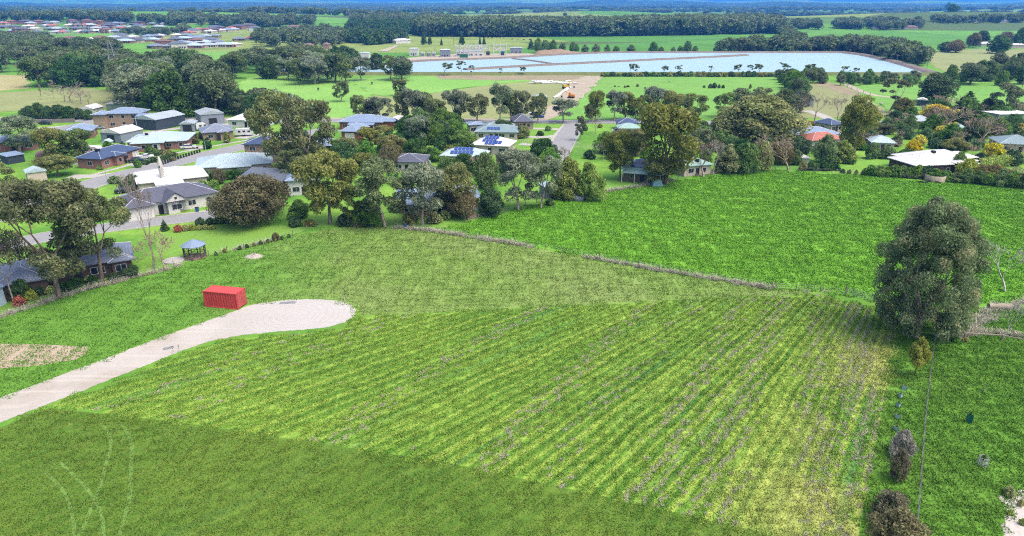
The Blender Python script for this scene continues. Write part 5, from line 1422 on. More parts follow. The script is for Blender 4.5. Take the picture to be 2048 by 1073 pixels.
wood('lane_wood', [(1556, 66), (1570, 62), (1590, 80), (1610, 100), (1590, 100), (1570, 84)], 8, 9, 14, 'narrow wood running down from the forest block to the reservoir')
wood('estate_wood', [(80, 112), (100, 100), (200, 102), (250, 106), (240, 120)], 9, 8, 13, 'wood between the far estates and the lattice pylon')
wood('estate_wood', [(0, 112), (-20, 84), (60, 82), (110, 88), (90, 104), (60, 114)], 9, 8, 13, 'wood at the foot of the hilltop estate')
wood('estate_wood', [(240, 72), (260, 66), (340, 64), (380, 62), (370, 70), (300, 76)], 13, 7, 11, 'tree belt between the two far estates')
wood('estate_wood', [(520, 92), (505, 80), (560, 72), (620, 66), (680, 68), (690, 88), (640, 100), (570, 98)], 17, 10, 15, 'wooded rise between estate and pine belt')
wood('farm_wood', [(1668, 58), (1670, 50), (1760, 48), (1840, 50), (1845, 57), (1770, 62)], 12, 10, 15, 'garden trees around the farmhouses on the far green slope')
wood('farm_wood', [(1850, 47), (1860, 43), (1960, 42), (2060, 40), (2060, 46), (1900, 49)], 12, 9, 14, 'garden trees below the far green hill')
wood('farm_wood', [(1556, 60), (1570, 54), (1640, 52), (1640, 60)], 11, 10, 15, 'rounded trees at the right end of the forest block')
wood('far_forest', [(700, 50), (705, 44), (830, 40), (905, 44), (900, 52), (800, 52)], 14, 12, 17, 'dark wood on the far rise left of the forest block')
wood('hill_wood', [(-20, 46), (0, 41), (120, 40), (260, 42), (265, 47), (120, 46)], 13, 13, 19, 'tall trees behind the hilltop estate')
wood('hill_wood', [(270, 50), (300, 44), (420, 42), (520, 44), (620, 46), (640, 54), (520, 56), (400, 54)], 15, 12, 18, 'wooded country behind the far estates')
# open country beyond: tree belts following the hedgerows out to the hills
N_ = 90000
rr2 = np.sqrt(RNG.random(N_)) * 8200; az = (RNG.random(N_) - .5) * R(86)
qx, qy = rr2 * np.sin(az), rr2 * np.cos(az)
f1 = np.sin(qx / 170 + 1.7 * np.sin(qy / 310)) + np.sin(qy / 120 + 1.3 * np.sin(qx / 260 + 1)) + .8 * np.sin((qx + qy) / 95)
f2 = np.abs(np.sin(qx / 210 + qy / 600)) < .05; f3 = np.abs(np.sin(qy / 180 + qx / 900)) < .1
px_, py_ = ray_inv(qx, qy, hgt(qx, qy))
dens = np.where(f1 > np.where(px_ > 1040, 1.75, 1.4), .95, 0) + np.where(f2 | f3, .55, 0) + np.where(px_ > 1040, np.clip((rr2 - 4500) / 5000, 0, .3), np.clip((rr2 - 2600) / 5000, 0, .35))
kp = (RNG.random(N_) < dens) & (rr2 > 1500)
px_, py_ = ray_inv(qx, qy, hgt(qx, qy))
clear = ((px_ > 1540) & (rr2 < 2400)) | ((px_ > 1040) & (px_ < 1420) & (rr2 > 1500) & (rr2 < 2500)) | ((px_ > 640) & (px_ < 960) & (rr2 > 1800) & (rr2 < 2300)) | ((px_ > 1060) & (px_ < 1280) & (rr2 < 2600) & (py_ > 26)) | ((px_ > 845) & (px_ < 1560) & (py_ > 50)) | ((px_ < 520) & (py_ > 40)) | ((px_ > 860) & (px_ < 1060) & (rr2 < 2300)) | ((px_ > 1300) & (px_ < 1560) & (rr2 < 2300))
kp &= ~clear
qx, qy, rr2 = qx[kp], qy[kp], rr2[kp]
h = 9 + RNG.random(len(qx)) * 8; wd = h * (1 + RNG.random(len(qx)) * .6) * (1 + np.clip((rr2 - 2000) / 2500, 0, 1.6))
instancer('far_woodland', np.column_stack([qx, qy, hgt(qx, qy)]), np.column_stack([wd, wd, h]), RNG.random(len(qx)) * 6.28, FAR['gum'] + FAR['dark'][:1], 'tree belts and woods of the open country out to the blue hills', 'woodland')
row('dark', [(1610, 27, 20.5, 9), (1830, 24, 17, 9), (1905, 25, 8, 22), (1895, 22, 6, 14), (1384, 20, 11, 14), (1130, 33, 26, 10)], 'single dark tree on the far green hills', 'single trees of the far hills')

# ================================================================ fences, small structures, vehicles, animals
M_POST = plain('grey_timber', c(150, 142, 130), .9, .15, .2, 4); M_WIRE = plain('fence_wire', c(170, 172, 172), .5, .4, .05, 2, .4); M_LOG = plain('weathered_log', c(176, 166, 150), .9, .15, .2, 3)
def fence(name, label, pxs, step, ph, pr, wires, mat=None, wr=.012, rail=None, jit=.05, pts=None):
    P = np.array(pts if pts is not None else [XY(q) for q in pxs])
    d = np.concatenate([[0], np.cumsum(np.linalg.norm(np.diff(P, axis=0), axis=1))])
    n = max(2, int(d[-1] / step)) + 1
    s = np.linspace(0, d[-1], n)
    X, Y = np.interp(s, d, P[:, 0]), np.interp(s, d, P[:, 1])
    o = thing(name, label, 'fence', (X[0], Y[0], 0))
    pm = MB().lathe([(pr, -.1), (pr, ph * .5), (pr * .92, ph - .02), (pr * .6, ph)], 6).mesh('post', mat or M_POST)
    for x, y in zip(X, Y):
        q = link('post', pm, o, (x - X[0], y - Y[0], 0)); q.rotation_euler = (rnd.gauss(0, jit), rnd.gauss(0, jit), rnd.random() * 6)
    for z in wires:
        m = MB()
        for i in range(n - 1): m.tube((X[i] - X[0], Y[i] - Y[0], z), (X[i + 1] - X[0], Y[i + 1] - Y[0], z), rail or wr, rail or wr, 5 if rail else 3, False)
        m.build('rail' if rail else 'wire', mat or M_POST if rail else M_WIRE, o)
    return o
fence('wire_fence', 'post and wire fence in pale dry grass along the vivid paddock', [(790, 456), (868, 463), (1100, 501), (1300, 539), (1550, 579), (1650, 585), (1690, 592)], 3.6, 1.25, .07, (.35, .7, 1.05))
fence('wire_fence', 'leaning post and wire fence in front of the brick house', [(-60, 656), (150, 586), (330, 541), (420, 512), (560, 479), (612, 463)], 3.2, 1.2, .07, (.35, .7, 1.05), jit=.1)
fence('wire_fence', 'straight netting fence between boundary strip and yard', [(1871, 672), (1860, 745), (1850, 830), (1842, 930), (1834, 1040), (1826, 1150), (1815, 1300)], 3.4, 1.3, .055, (.15, .4, .65, .9, 1.15), wr=.01, jit=.03)
fence('log_fence', 'low rail fence of weathered logs beneath the big gum', [(1868, 684), (1914, 678), (1975, 677), (2031, 688), (2090, 700)], 4.2, 1.0, .12, (.88,), M_LOG, rail=.08)
fence('wire_fence', 'post and wire fence along the far edge of the vivid paddock', [(930, 446), (1000, 429), (1060, 409), (1140, 391), (1225, 382), (1330, 365), (1400, 351), (1470, 340), (1560, 340), (1640, 345), (1800, 357), (2048, 377)], 3.6, 1.2, .06, (.4, .8, 1.1))
fence('post_fence', 'line of timber posts with bare branches along the straight reservoir bank', [(1680, 168), (1706, 180), (1740, 191)], 8, 1.4, .12, (.7, 1.2))
fence('paling_fence', 'grey paling fence beside the dark full tree', [(784, 318), (816, 318)], .45, 1.8, .2, (.4, 1.4), M_WOODW, rail=.05, jit=0)
fence('rail_fence', 'white rail fence on the bright pasture beside the main road', [(1176, 240.5), (1208, 240.5)], 3, 1.2, .1, (.6, 1.1), M_WHITE, rail=.06, jit=0)
fence('yard_fence', 'dark slatted garden fence beside the brick house drive', [(326, 330), (360, 318), (400, 306)], 1.2, 1.1, .28, (.3, .8), M_DARK, rail=.04, jit=0)
fence('roadside_fence', 'post and wire fence beside the main road before the dark trees', [(40, 238.2), (190, 238.5)], 5, 1.1, .12, (.5, 1.0), M_WHITE)
m = MB(); wl = [XY(q) for q in ((50, 248), (90, 246.6), (150, 245))]
for (x0, y0), (x1, y1) in zip(wl, wl[1:]): m.prism([(x0, y0 - .3), (x1, y1 - .3), (x1, y1 + .3), (x0, y0 + .3)], 0, 1.4)
tag(m.build('stone_wall', plain('grey_stone', c(150, 142, 140), .9, .15, .2, 1.2)), 'long low grey wall beside the main road below the dark trees', 'wall')

# dry grass left standing along the fences
L_DRY = grass('standing_dry_grass', c(150, 150, 118), c(196, 194, 168), c(220, 218, 200), 2.0)
def tussock(i):
    return blade_patch('tussock', L_DRY, .8, 60, .5, .03, 700 + i)
dp = []
for pl, wd_ in (([(790, 456), (868, 463), (1100, 501), (1300, 539), (1550, 579), (1650, 585)], .5), ([(-60, 656), (150, 586), (330, 541), (420, 512), (560, 479)], .5), ([(1150, 391), (1225, 382), (1330, 365), (1400, 351), (1470, 340)], .9), ([(1920, 668), (1985, 622), (2050, 606), (2120, 596)], 1.4), ([(1880, 676), (1960, 664), (2060, 676)], .9)):
    P = np.array([XY(q) for q in pl]); d = np.concatenate([[0], np.cumsum(np.linalg.norm(np.diff(P, axis=0), axis=1))])
    s = RNG.random(int(d[-1] * 5)) * d[-1]
    s = s[np.sin(s * .31) + np.sin(s * .13) + RNG.normal(0, .6, len(s)) > -.5]
    dp.append(np.column_stack([np.interp(s, d, P[:, 0]) + RNG.normal(0, wd_ * .45, len(s)), np.interp(s, d, P[:, 1]) + RNG.normal(0, wd_ * .45, len(s))]))
dp = np.vstack(dp)
instancer('dry_grass', np.column_stack([dp, np.zeros(len(dp))]), RNG.random(len(dp)) * .8 + .5, RNG.random(len(dp)) * 6.28, [tussock(i) for i in range(4)], 'pale dry grass standing along the fence lines', 'dry grass')

# gate
a, b = G(1693, 590), G(1746, 604)
L_ = hypot(b[0] - a[0], b[1] - a[1])
o = thing('farm_gate', 'galvanised tubular farm gate beside the big gum', 'gate', a, atan2(b[1] - a[1], b[0] - a[0]))
m = MB()
for x in (.03, L_ - .03, L_ / 2): m.tube((x, 0, .15), (x, 0, 1.25), .03)
m.build('frame', M_STEEL, o)
for z in (.2, .4, .62, .86, 1.2): MB().tube((.03, 0, z), (L_ - .03, 0, z), .025).build('rail', M_STEEL, o)
for x in (-.15, L_ + .15): MB().lathe([(.11, -.1), (.11, 1.4), (.06, 1.46)], 8).build('post', M_POST, o, loc=(x, 0, 0))

# red container
a, b = G(407, 614), G(446, 619)
ang = atan2(b[1] - a[1], b[0] - a[0])
o = thing('shipping_container', 'red shipping container standing on the grass beside the turning circle', 'container', G(410, 614), R(-12))
M_RED = plain('red_paint', c(222, 84, 80), .55, .35, .12, .7); Lc, Wc, Hc = 5.6, 2.44, 2.6
m = MB()
n = 26
for k in range(n):
    x0, x1 = .12 + (Lc - .24) * k / n, .12 + (Lc - .24) * (k + 1) / n; e = .09 * (k % 2)
    m.box(x0, .06 + e, .15, x1, Wc - .06 - e, Hc - .08)
m.build('corrugated_side', M_RED, o)
m = MB().box(.06, .05, Hc - .1, Lc - .06, Wc - .05, Hc - .02)
for k in range(9): m.box(.3 + k * .58, .15, Hc - .02, .55 + k * .58, Wc - .15, Hc)
m.build('roof', M_RED, o)
for x in (0, Lc - .16):
    for y in (0, Wc - .16): MB().box(x, y, 0, x + .16, y + .16, Hc).build('corner_post', M_RED, o)
MB().box(.16, .0, 0, Lc - .16, .12, .16).box(.16, Wc - .12, 0, Lc - .16, Wc, .16).box(.16, 0, Hc - .12, Lc - .16, .1, Hc).box(.16, Wc - .1, Hc - .12, Lc - .16, Wc, Hc).build('frame_rail', M_RED, o)
for y0, y1 in ((.18, 1.2), (1.24, Wc - .18)):
    d = MB().box(Lc - .05, y0, .16, Lc + .03, y1, Hc - .12).build('door', M_RED, o)
    for y in (y0 + .3, y1 - .3): MB().tube((Lc + .06, y, .2), (Lc + .06, y, Hc - .2), .025).build('lock_bar', M_STEEL, d)
# pale heap near the fence
g_ = np.random.default_rng(3); m = MB(); n = 16
for i in range(7):
    for j in range(n):
        r = 1.3 * i / 6; a_ = 2 * pi * j / n
        m.v.append((r * cos(a_) * 1.3, r * sin(a_), .55 * max(0, 1 - (i / 6) ** 1.5) * (1 + .3 * g_.normal()) if i < 6 else -.03))
for i in range(6): m.f += [(i * n + j, i * n + (j + 1) % n, (i + 1) * n + (j + 1) % n, (i + 1) * n + j) for j in range(n)]
tag(m.build('gravel_heap', M_GRAVEL, loc=G(508, 514)), 'small pale gravel heap beside the wire fence', 'gravel heap')

# drain grates and guide posts at the gravel lane
def grate(px, py, rz, label, nb=8):
    o = thing('drain_grate', label, 'drain grate', (*XY((px, py)), .02), rz, None, (.72, .72, 1))
    MB().box(-.9, -.5, 0, .9, -.42, .05).box(-.9, .42, 0, .9, .5, .05).box(-.9, -.42, 0, -.82, .42, .05).box(.82, -.42, 0, .9, .42, .05).build('frame', M_STEEL, o)
    bm = MB().box(-.03, -.42, .0, .03, .42, .04).mesh('bar', M_STEEL)
    for k in range(nb): link('bar', bm, o, (-.72 + 1.44 * k / (nb - 1), 0, 0))
    MB().box(-.82, -.42, .002, .82, .42, .012).build('pit', plain('pit_grey', c(150, 150, 150)), o)
grate(337, 697, R(32), 'drain grate in the gravel lane beside the two guide posts')
grate(568, 607, 0, 'drain grate at the back of the turning circle, nearer the lane'); grate(583, 606, 0, 'drain grate at the back of the turning circle, farther from the lane')
for px, py, nm in ((347, 708, 'white guide post beside the gravel lane, lane side'), (359, 704, 'white guide post beside the gravel lane, circle side'), (690, 603, 'white guide post at the back of the turning circle')):
    o = thing('guide_post', nm, 'guide post', G(px, py))
    MB().prism([(-.06, -.03), (.06, -.03), (.06, .03), (-.06, .03)], -.05, 1.0).build('post', M_WHITE, o)
    MB().box(-.045, -.036, .78, .045, -.031, .92).build('reflector', M_REDW, o); MB().prism([(-.06, -.03), (.06, -.03), (.06, .03), (-.06, .03)], 1.0, 1.04).build('cap', M_DARK, o)

# saplings and guards in the boundary strip and yard
M_TEALG = plain('teal_plastic', c(176, 216, 206), .5, .3, .1); M_GRNG = plain('green_plastic', c(26, 112, 84), .5, .3, .1); M_MESH = plain('white_mesh', c(206, 214, 210), .5, .3, .1)
def guard(px, py, label, mat, r, h, net=False):
    o = thing('tree_guard', label, 'tree guard', G(px, py), rnd.random())
    if net:
        m = MB()
        for k in range(14): a_ = 2 * pi * k / 14; m.tube((r * cos(a_), r * sin(a_), 0), (r * cos(a_), r * sin(a_), h), .016, .016, 4)
        for z in np.linspace(.08, h, 7):
            for k in range(14): m.tube((r * cos(2 * pi * k / 14), r * sin(2 * pi * k / 14), z), (r * cos(2 * pi * (k + 1) / 14), r * sin(2 * pi * (k + 1) / 14), z), .014, .014, 4)
        m.build('netting', mat, o)
    else:
        m = MB(); n = 3
        P = [(r * cos(2 * pi * k / 3), r * sin(2 * pi * k / 3)) for k in range(3)]; Q = [(x * .92, y * .92) for x, y in P]
        for k in range(3):
            j = (k + 1) % 3; m.add([(*P[k], 0), (*P[j], 0), (*P[j], h), (*P[k], h), (*Q[k], 0), (*Q[j], 0), (*Q[j], h), (*Q[k], h)], [(0, 1, 2, 3), (7, 6, 5, 4), (3, 2, 6, 7)])
        m.build('sleeve', mat, o)
    sm = MB().lathe([(.02, -.1), (.02, h + .2), (.012, h + .22)], 6).mesh('stake', M_POST)
    for k in range(3): link('stake', sm, o, (1.05 * r * cos(2 * pi * k / 3), 1.05 * r * sin(2 * pi * k / 3), 0))
    tm_, lm_ = PROTO['shrub'][0]
    q = link('sapling', lm_, o, (0, 0, h * .5), 0, (r * .9, r * .9, h * .8))
for i, (px, py) in enumerate(((1809, 780), (1800, 796), (1796, 815), (1795, 838), (1792, 862))):
    guard(px, py, 'pale teal sapling guard in the boundary strip, number %s from the bushy tree' % ('one', 'two', 'three', 'four', 'five')[i], M_TEALG, .3, .55)
guard(1937, 846, 'dark green sapling guard on the yard lawn', M_GRNG, .34, 1.1)
guard(1964, 931, 'white netting tree guard on the yard lawn', M_MESH, .45, 1.0, True)
o = thing('stake', 'thin pale planting stake on the yard lawn', 'stake', G(1968, 783)); MB().lathe([(.03, -.1), (.03, 1.1), (.015, 1.15)], 6).build('pole', M_LOG, o); MB().lathe([(.07, 0), (.07, .25)], 6).build('collar', M_MESH, o)

# hollow log trough beside the white birch
o = thing('hollow_log', 'fallen hollow grey log resting behind the young white birch', 'log', G(1998, 618), R(-4))
m = MB(); n = 12
for (x, r) in ((-1.6, .42), (-.5, .5), (.6, .52), (1.7, .46)):
    m.v += [(x, r * cos(2 * pi * k / n), .42 + r * sin(2 * pi * k / n) * .9) for k in range(n)]
m.v += [(1.3, .34 * cos(2 * pi * k / n), .42 + .3 * sin(2 * pi * k / n)) for k in range(n)]
for i in range(4): m.f += [(i * n + k, i * n + (k + 1) % n, (i + 1) * n + (k + 1) % n, (i + 1) * n + k) for k in range(n)]
m.f += [tuple(range(n)), tuple(range(4 * n, 5 * n))]
m.build('bole', M_LOG, o, True); MB().tube((-.4, 0, .8), (-.7, .1, 1.35), .12, .07, 6).build('branch_stub', M_LOG, o)

# concrete tank with tyres at the paddock edge
o = thing('water_tank', 'round open concrete tank at the edge of the vivid paddock', 'tank', G(1869, 362))
rT = px_w(G(1869, 362), 38) / 2
m = MB(); n = 28
for r, z in ((rT, -.05), (rT, 1.6), (rT - .14, 1.6), (rT - .14, .5)): m.v += [(r * cos(2 * pi * k / n), r * sin(2 * pi * k / n), z) for k in range(n)]
for i in range(3): m.f += [(i * n + k, i * n + (k + 1) % n, (i + 1) * n + (k + 1) % n, (i + 1) * n + k) for k in range(n)]
m.build('wall', plain('stained_concrete', c(184, 174, 150), .9, .2, .25, 1.2), o, True)
MB().lathe([(rT - .15, 1.0), (rT - .15, 1.02)], 28).build('water', M_WATER, o)
M_RUB = plain('tyre_rubber', c(34, 34, 38), .8, .2, .1)
def torus(R_, r, n=14, k=7):
    m = MB()
    for i in range(n):
        for j in range(k):
            a_, b_2 = 2 * pi * i / n, 2 * pi * j / k
            m.v.append(((R_ + r * cos(b_2)) * cos(a_), (R_ + r * cos(b_2)) * sin(a_), r * sin(b_2)))
    m.f = [(i * k + j, ((i + 1) % n) * k + j, ((i + 1) % n) * k + (j + 1) % k, i * k + (j + 1) % k) for i in range(n) for j in range(k)]
    return m
TY = torus(.3, .14).mesh('old_tyre', M_RUB, True)
for i in range(9):
    x, y, _ = G(1838 + i * 5, 365.5 + 1.2 * sin(i))
    tag(link('old_tyre', TY, None, (x, y, .14 + (.2 if i % 3 == 1 else 0)), rnd.random()), 'old black tyre dumped against the round concrete tank', 'tyre', 'tyres at the concrete tank')
# timber wall and round tank near the willow
a, b = G(1108, 395), G(1140, 401); L_ = hypot(b[0] - a[0], b[1] - a[1])
o = thing('timber_wall', 'low timber retaining wall between tin shed and willow', 'wall', a, atan2(b[1] - a[1], b[0] - a[0]))
for r in range(5): MB().box(0, -.05 - .01 * (r % 2), .02 + r * .3, L_, .08, .3 + r * .3).build('plank', M_WOODW, o)
for k in range(5): MB().box(L_ * k / 4 - .07, -.16, 0, L_ * k / 4 + .07, -.062, 1.6).build('post', M_WOODW, o)
o = thing('round_tank', 'low round grey tank under the rounder willow', 'tank', G(1156, 400)); rT = px_w(G(1156, 400), 30) / 2
MB().lathe([(rT, -.05), (rT, 1.1), (rT * .98, 1.12)], 24).build('wall', M_GREYW, o, True); MB().lathe([(rT * 1.02, 1.12), (rT * .5, 1.3), (.1, 1.36)], 24).build('lid', R_GREY, o)

# gazebo and round slab
b = G(391, 515); o = thing('gazebo', 'octagonal timber gazebo with grey roof on the lawn above the container', 'gazebo', b, .2)
rg = px_w(b, 42) / 2
m = MB(); n = 8
rim = [(rg * 1.15 * cos(2 * pi * k / n), rg * 1.15 * sin(2 * pi * k / n), 2.35) for k in range(n)]
m.add(rim + [(x, y, 2.47) for x, y, _ in rim] + [(0, 0, 3.5)], [tuple(range(n))[::-1]] + [(k, (k + 1) % n, n + (k + 1) % n, n + k) for k in range(n)] + [(n + k, n + (k + 1) % n, 2 * n) for k in range(n)])
m.build('roof', R_BLUE, o)
pm = MB().box(-.07, -.07, 0, .07, .07, 2.36).mesh('post', M_BRNB)
for k in range(n): link('post', pm, o, (rg * cos(2 * pi * k / n), rg * sin(2 * pi * k / n), 0), 2 * pi * k / n)
for k in range(n):
    if k == 6: continue
    p0, p1 = [(rg * cos(2 * pi * i / n), rg * sin(2 * pi * i / n)) for i in (k, k + 1)]
    MB().tube((*p0, .95), (*p1, .95), .05).tube((*p0, .3), (*p1, .92), .04).tube((*p1, .3), (*p0, .92), .04).build('railing', M_BRNB, o)
    MB().tube((p0[0], p0[1], 1.7), ((p0[0] + p1[0]) / 2, (p0[1] + p1[1]) / 2, 2.3), .045).tube((p1[0], p1[1], 1.7), ((p0[0] + p1[0]) / 2, (p0[1] + p1[1]) / 2, 2.3), .045).build('brace', M_BRNB, o)
MB().lathe([(rg * 1.05, -.05), (rg * 1.05, .15)], 8).build('deck', M_WOODW, o)
o = tag(MB().lathe([(px_w(G(348, 523), 40) / 2, 0), (px_w(G(348, 523), 40) / 2, .25)], 28).build('round_slab', M_CONC, None, loc=G(348, 523)), 'round pale concrete slab beside the gazebo', 'slab')

# hedges
def hedge(label, pxs, w_, h, mat, n=3200):
    P = [XY(q) for q in pxs]; ct, rd = [], []
    for (x0, y0), (x1, y1) in zip(P, P[1:]):
        k = max(2, int(hypot(x1 - x0, y1 - y0) / (w_ * .55)))
        for i in range(k):
            f = i / k; hh = h * rnd.uniform(.85, 1.1)
            for z in (.3, .72): ct.append((x0 + (x1 - x0) * f - P[0][0], y0 + (y1 - y0) * f - P[0][1], hh * z)); rd.append((w_ * .5, w_ * .5, hh * .34))
    g2 = np.random.default_rng(int(P[0][0] * 7) % 9999 + 5)
    lv = leaf_cloud(ct, np.array(rd), n, .22, g2, .3, .6, .6); lv[:, 2] = np.maximum(lv[:, 2], .01)
    o = thing('hedge', label, 'hedge', (*P[0], 0))
    link('foliage', np_mesh('foliage', lv, np.arange(len(lv)).reshape(-1, 4), mat), o)
    sm = MB()
    for x, y, z in ct[::4]: sm.tube((x, y, -.1), (x, y, h * .5), .05, .03, 4)
    sm.build('stem', B_DARK, o)
hedge('clipped dark hedge along the back of the white house', [(318, 398), (360, 392), (420, 384), (440, 380)], 2.2, 2.6, L_GREEN, 5000)
hedge('conifer hedge in front of the wide pale roof', [(340, 360), (420, 361), (500, 358), (540, 354)], 1.8, 2.4, L_DARK, 5000)
hedge('lime green hedge below the corner house', [(1960, 340), (2000, 334), (2060, 326), (2110, 320)], 3.0, 3.2, L_LIME, 4500)
hedge('dark hedge along the rear of the pale blue house', [(330, 286), (360, 287), (400, 288)], 1.4, 1.6, L_BROWN, 2500)
hedge('low hedge of dark shrubs along the street by the red brick house', [(284, 331), (322, 322), (352, 312)], 1.2, 1.2, L_DARK, 2000)
hedge('low hedge in front of the pale blue house', [(282, 314), (316, 312), (326, 306)], 1.0, 1.0, L_DARK, 1500)
hedge('long clipped hedge across the far slope', [(1992, 21), (2040, 22.5)], 14, 9, L_DARK, 1200)

# palm
b = G(1764, 288); hp = height_at(b, 242)
o = thing('date_palm', 'date palm with arching fronds in the village garden', 'palm', b)
MB().lathe([(.5, -.1), (.42, .6), (.38, hp * .55), (.45, hp * .66), (.2, hp * .7)], 10).build('trunk', B_DARK, o)
L_PALM = leaf('palm_leaf', c(46, 58, 28), c(116, 124, 66))
wp = px_w(b, 40) / 2
for ring_, (n, el) in enumerate(((9, 1.15), (12, .65), (13, .2), (12, -.25))):
    for k in range(n):
        a_ = 2 * pi * k / n + ring_ * .3; v, f = [], []
        pts_ = []
        for s in np.linspace(0, 1, 7):
            e = el - 1.35 * s * s
            pts_.append(np.array([wp * s * cos(el * .55) * 1.0, 0, hp * .7 + wp * .95 * (sin(el) * s - .55 * s * s)]))
        for i in range(6):
            for sd_ in (-1, 1):
                for t_ in (0, .5):
                    p = pts_[i] * (1 - t_) + pts_[i + 1] * t_
                    ln = wp * .26 * (1 - .6 * abs(i / 6 - .4))
                    q = p + np.array([ln * .55, sd_ * ln, -ln * .35]); w2 = np.array([.09, 0, .02])
                    o2 = len(v); v += [p - w2, p + w2, q + w2 * .4, q - w2 * .4]; f.append((o2, o2 + 1, o2 + 2, o2 + 3))
        link('frond', np_mesh('frond', np.array(v), f, L_PALM), o, None, a_)

# stump trunk (pale dead trunk with hollow)
b = G(330, 382)
o = thing('dead_trunk', 'bleached dead tree trunk with a dark hollow before the white roof', 'tree trunk', b)
hp = height_at(b, 314)
MB().lathe([(.75, -.1), (.55, 1), (.5, hp * .5), (.62, hp * .66), (.55, hp * .8), (.3, hp * .95), (.12, hp)], 9).build('trunk', B_WHITE, o, True)
MB().lathe([(.2, -.02), (.2, .02)], 10).build('hollow', M_DARK, o, loc=(0, -.6, hp * .72)).rotation_euler = (pi / 2, 0, 0)

# ---- vehicles
def car(label, px, py, rz, mat, kind='sedan', group=None):
    o = thing('parked_' + ('car' if kind != 'van' else 'van'), label, 'car' if kind != 'van' else 'van', (*XY((px, py)), .06), rz)
    Lc, Wc = 4.5, 1.75
    prof = {'sedan': [(0, .35), (0, .8), (.15, .92), (1.1, .98), (4.3, .95), (4.5, .7), (4.5, .35)], 'ute': [(0, .4), (0, 1.05), (2.1, 1.08), (4.4, 1.05), (4.55, .8), (4.55, .4)], 'van': [(0, .4), (0, 2.1), (3.6, 2.1), (4.2, 1.4), (4.6, 1.1), (4.6, .4)]}[kind]
    MB().prism(prof, -Wc / 2, Wc / 2, 'y').build('body', mat, o)
    if kind != 'van':
        cb = {'sedan': (.7, 1.1, 2.9, 3.5), 'ute': (1.9, 2.0, 3.1, 3.7)}[kind]
        v = [(cb[0], -.8, .96), (cb[3], -.8, .96), (cb[3], .8, .96), (cb[0], .8, .96), (cb[1], -.66, 1.42), (cb[2], -.66, 1.42), (cb[2], .66, 1.42), (cb[1], .66, 1.42)]
        MB().add(v, [(0, 1, 5, 4), (1, 2, 6, 5), (2, 3, 7, 6), (3, 0, 4, 7)]).build('windows', M_GLASS, o)
        MB().add([(cb[1] - .03, -.68, 1.42), (cb[2] + .03, -.68, 1.42), (cb[2] + .03, .68, 1.42), (cb[1] - .03, .68, 1.42), (cb[1], -.6, 1.49), (cb[2], -.6, 1.49), (cb[2], .6, 1.49), (cb[1], .6, 1.49)], [(4, 5, 6, 7), (0, 1, 5, 4), (1, 2, 6, 5), (2, 3, 7, 6), (3, 0, 4, 7), (3, 2, 1, 0)]).build('roof', mat, o)
    else:
        MB().box(.6, -Wc / 2 - .012, 1.25, 3.4, Wc / 2 + .012, 1.8).build('windows', M_GLASS, o)
    wm = MB().lathe([(.3, -.1), (.33, -.06), (.33, .06), (.3, .1)], 14).mesh('wheel', M_RUB); rm = MB().lathe([(.18, -.108), (.18, .108)], 10).mesh('rim', M_STEEL)
    for x in (.85, 3.6):
        for y in (-.78, .78):
            q = link('wheel', wm, o, (x, y, .33)); q.rotation_euler = (pi / 2, 0, 0); link('rim', rm, q)
    for y in (-.6, .6): MB().box(4.42, y - .16, .62, 4.53, y + .16, .78).build('headlight', M_WHITE, o)
M_CW, M_CD, M_CS, M_CB = plain('white_car_paint', c(236, 238, 240), .25, .5, .03), plain('black_car_paint', c(36, 42, 54), .2, .5, .05), plain('silver_car_paint', c(176, 182, 188), .25, .5, .04), plain('blue_car_paint', c(52, 92, 170), .25, .5, .05)
car('black sedan parked beside the red brick house with navy roof', 258, 326, R(12), M_CD)
car('white pickup parked behind the black sedan', 274, 319, R(12), M_CW, 'ute')
car('dark car driving past the long grey wall', 80, 250, 0, M_CD)
car('silver car parked at the two storey balcony house end', 186, 259, R(8), M_CS)
car('white car parked in front of the balcony house', 240, 259, R(5), M_CW)
car('white car on the drive of the roadside house', 1224, 266, R(10), M_CW)
car('white van parked by the gums at the dirt track', 1056, 236, R(0), M_CW, 'van'); car('blue car parked by the gums at the dirt track', 1066, 236.5, 0, M_CB)
car('white car parked under the cover at the pale blue house', 362, 299, R(20), M_CW)
car('dark car under the small canopy by the lower hedge', 230, 388, R(25), M_CD)
def caravan(label, px, py, rz, L_=6.0):
    o = thing('caravan', label, 'caravan', (*XY((px, py)), .06), rz)
    MB().prism([(0, .5), (0, 2.2), (.3, 2.6), (L_ - .5, 2.6), (L_, 2.0), (L_ - .3, .8), (L_ - .6, .5)], -1.1, 1.1, 'y').build('body', M_CW, o)
    for x in (1.0, 2.6, 4.2): MB().box(x, -1.13, 1.4, x + .9, -1.08, 2.0).build('window', M_GLASS, o)
    wm = MB().lathe([(.28, -.1), (.33, -.05), (.33, .05), (.28, .1)], 14).mesh('wheel', M_RUB)
    for x in (2.4, 3.1):
        for y in (-1.0, 1.0): link('wheel', wm, o, (x, y, .33)).rotation_euler = (pi / 2, 0, 0)
    MB().tube((L_ - .5, .3, .5), (L_ + 1.1, 0, .5), .05).tube((L_ - .5, -.3, .5), (L_ + 1.1, 0, .5), .05).build('tow_bar', M_STEEL, o)
caravan('white caravan parked beside the gabled brick house', 472, 273, R(10))
caravan('white camper parked on the gravel yard under the dark gum', 172, 309, R(-10), 5.2)
caravan('small white trailer beside the blue grey shed', 392, 262, R(40), 3.6)
M_OR = plain('orange_paint', c(232, 150, 44), .5, .4, .1); M_YE = plain('yellow_paint', c(232, 196, 84), .5, .4, .1)
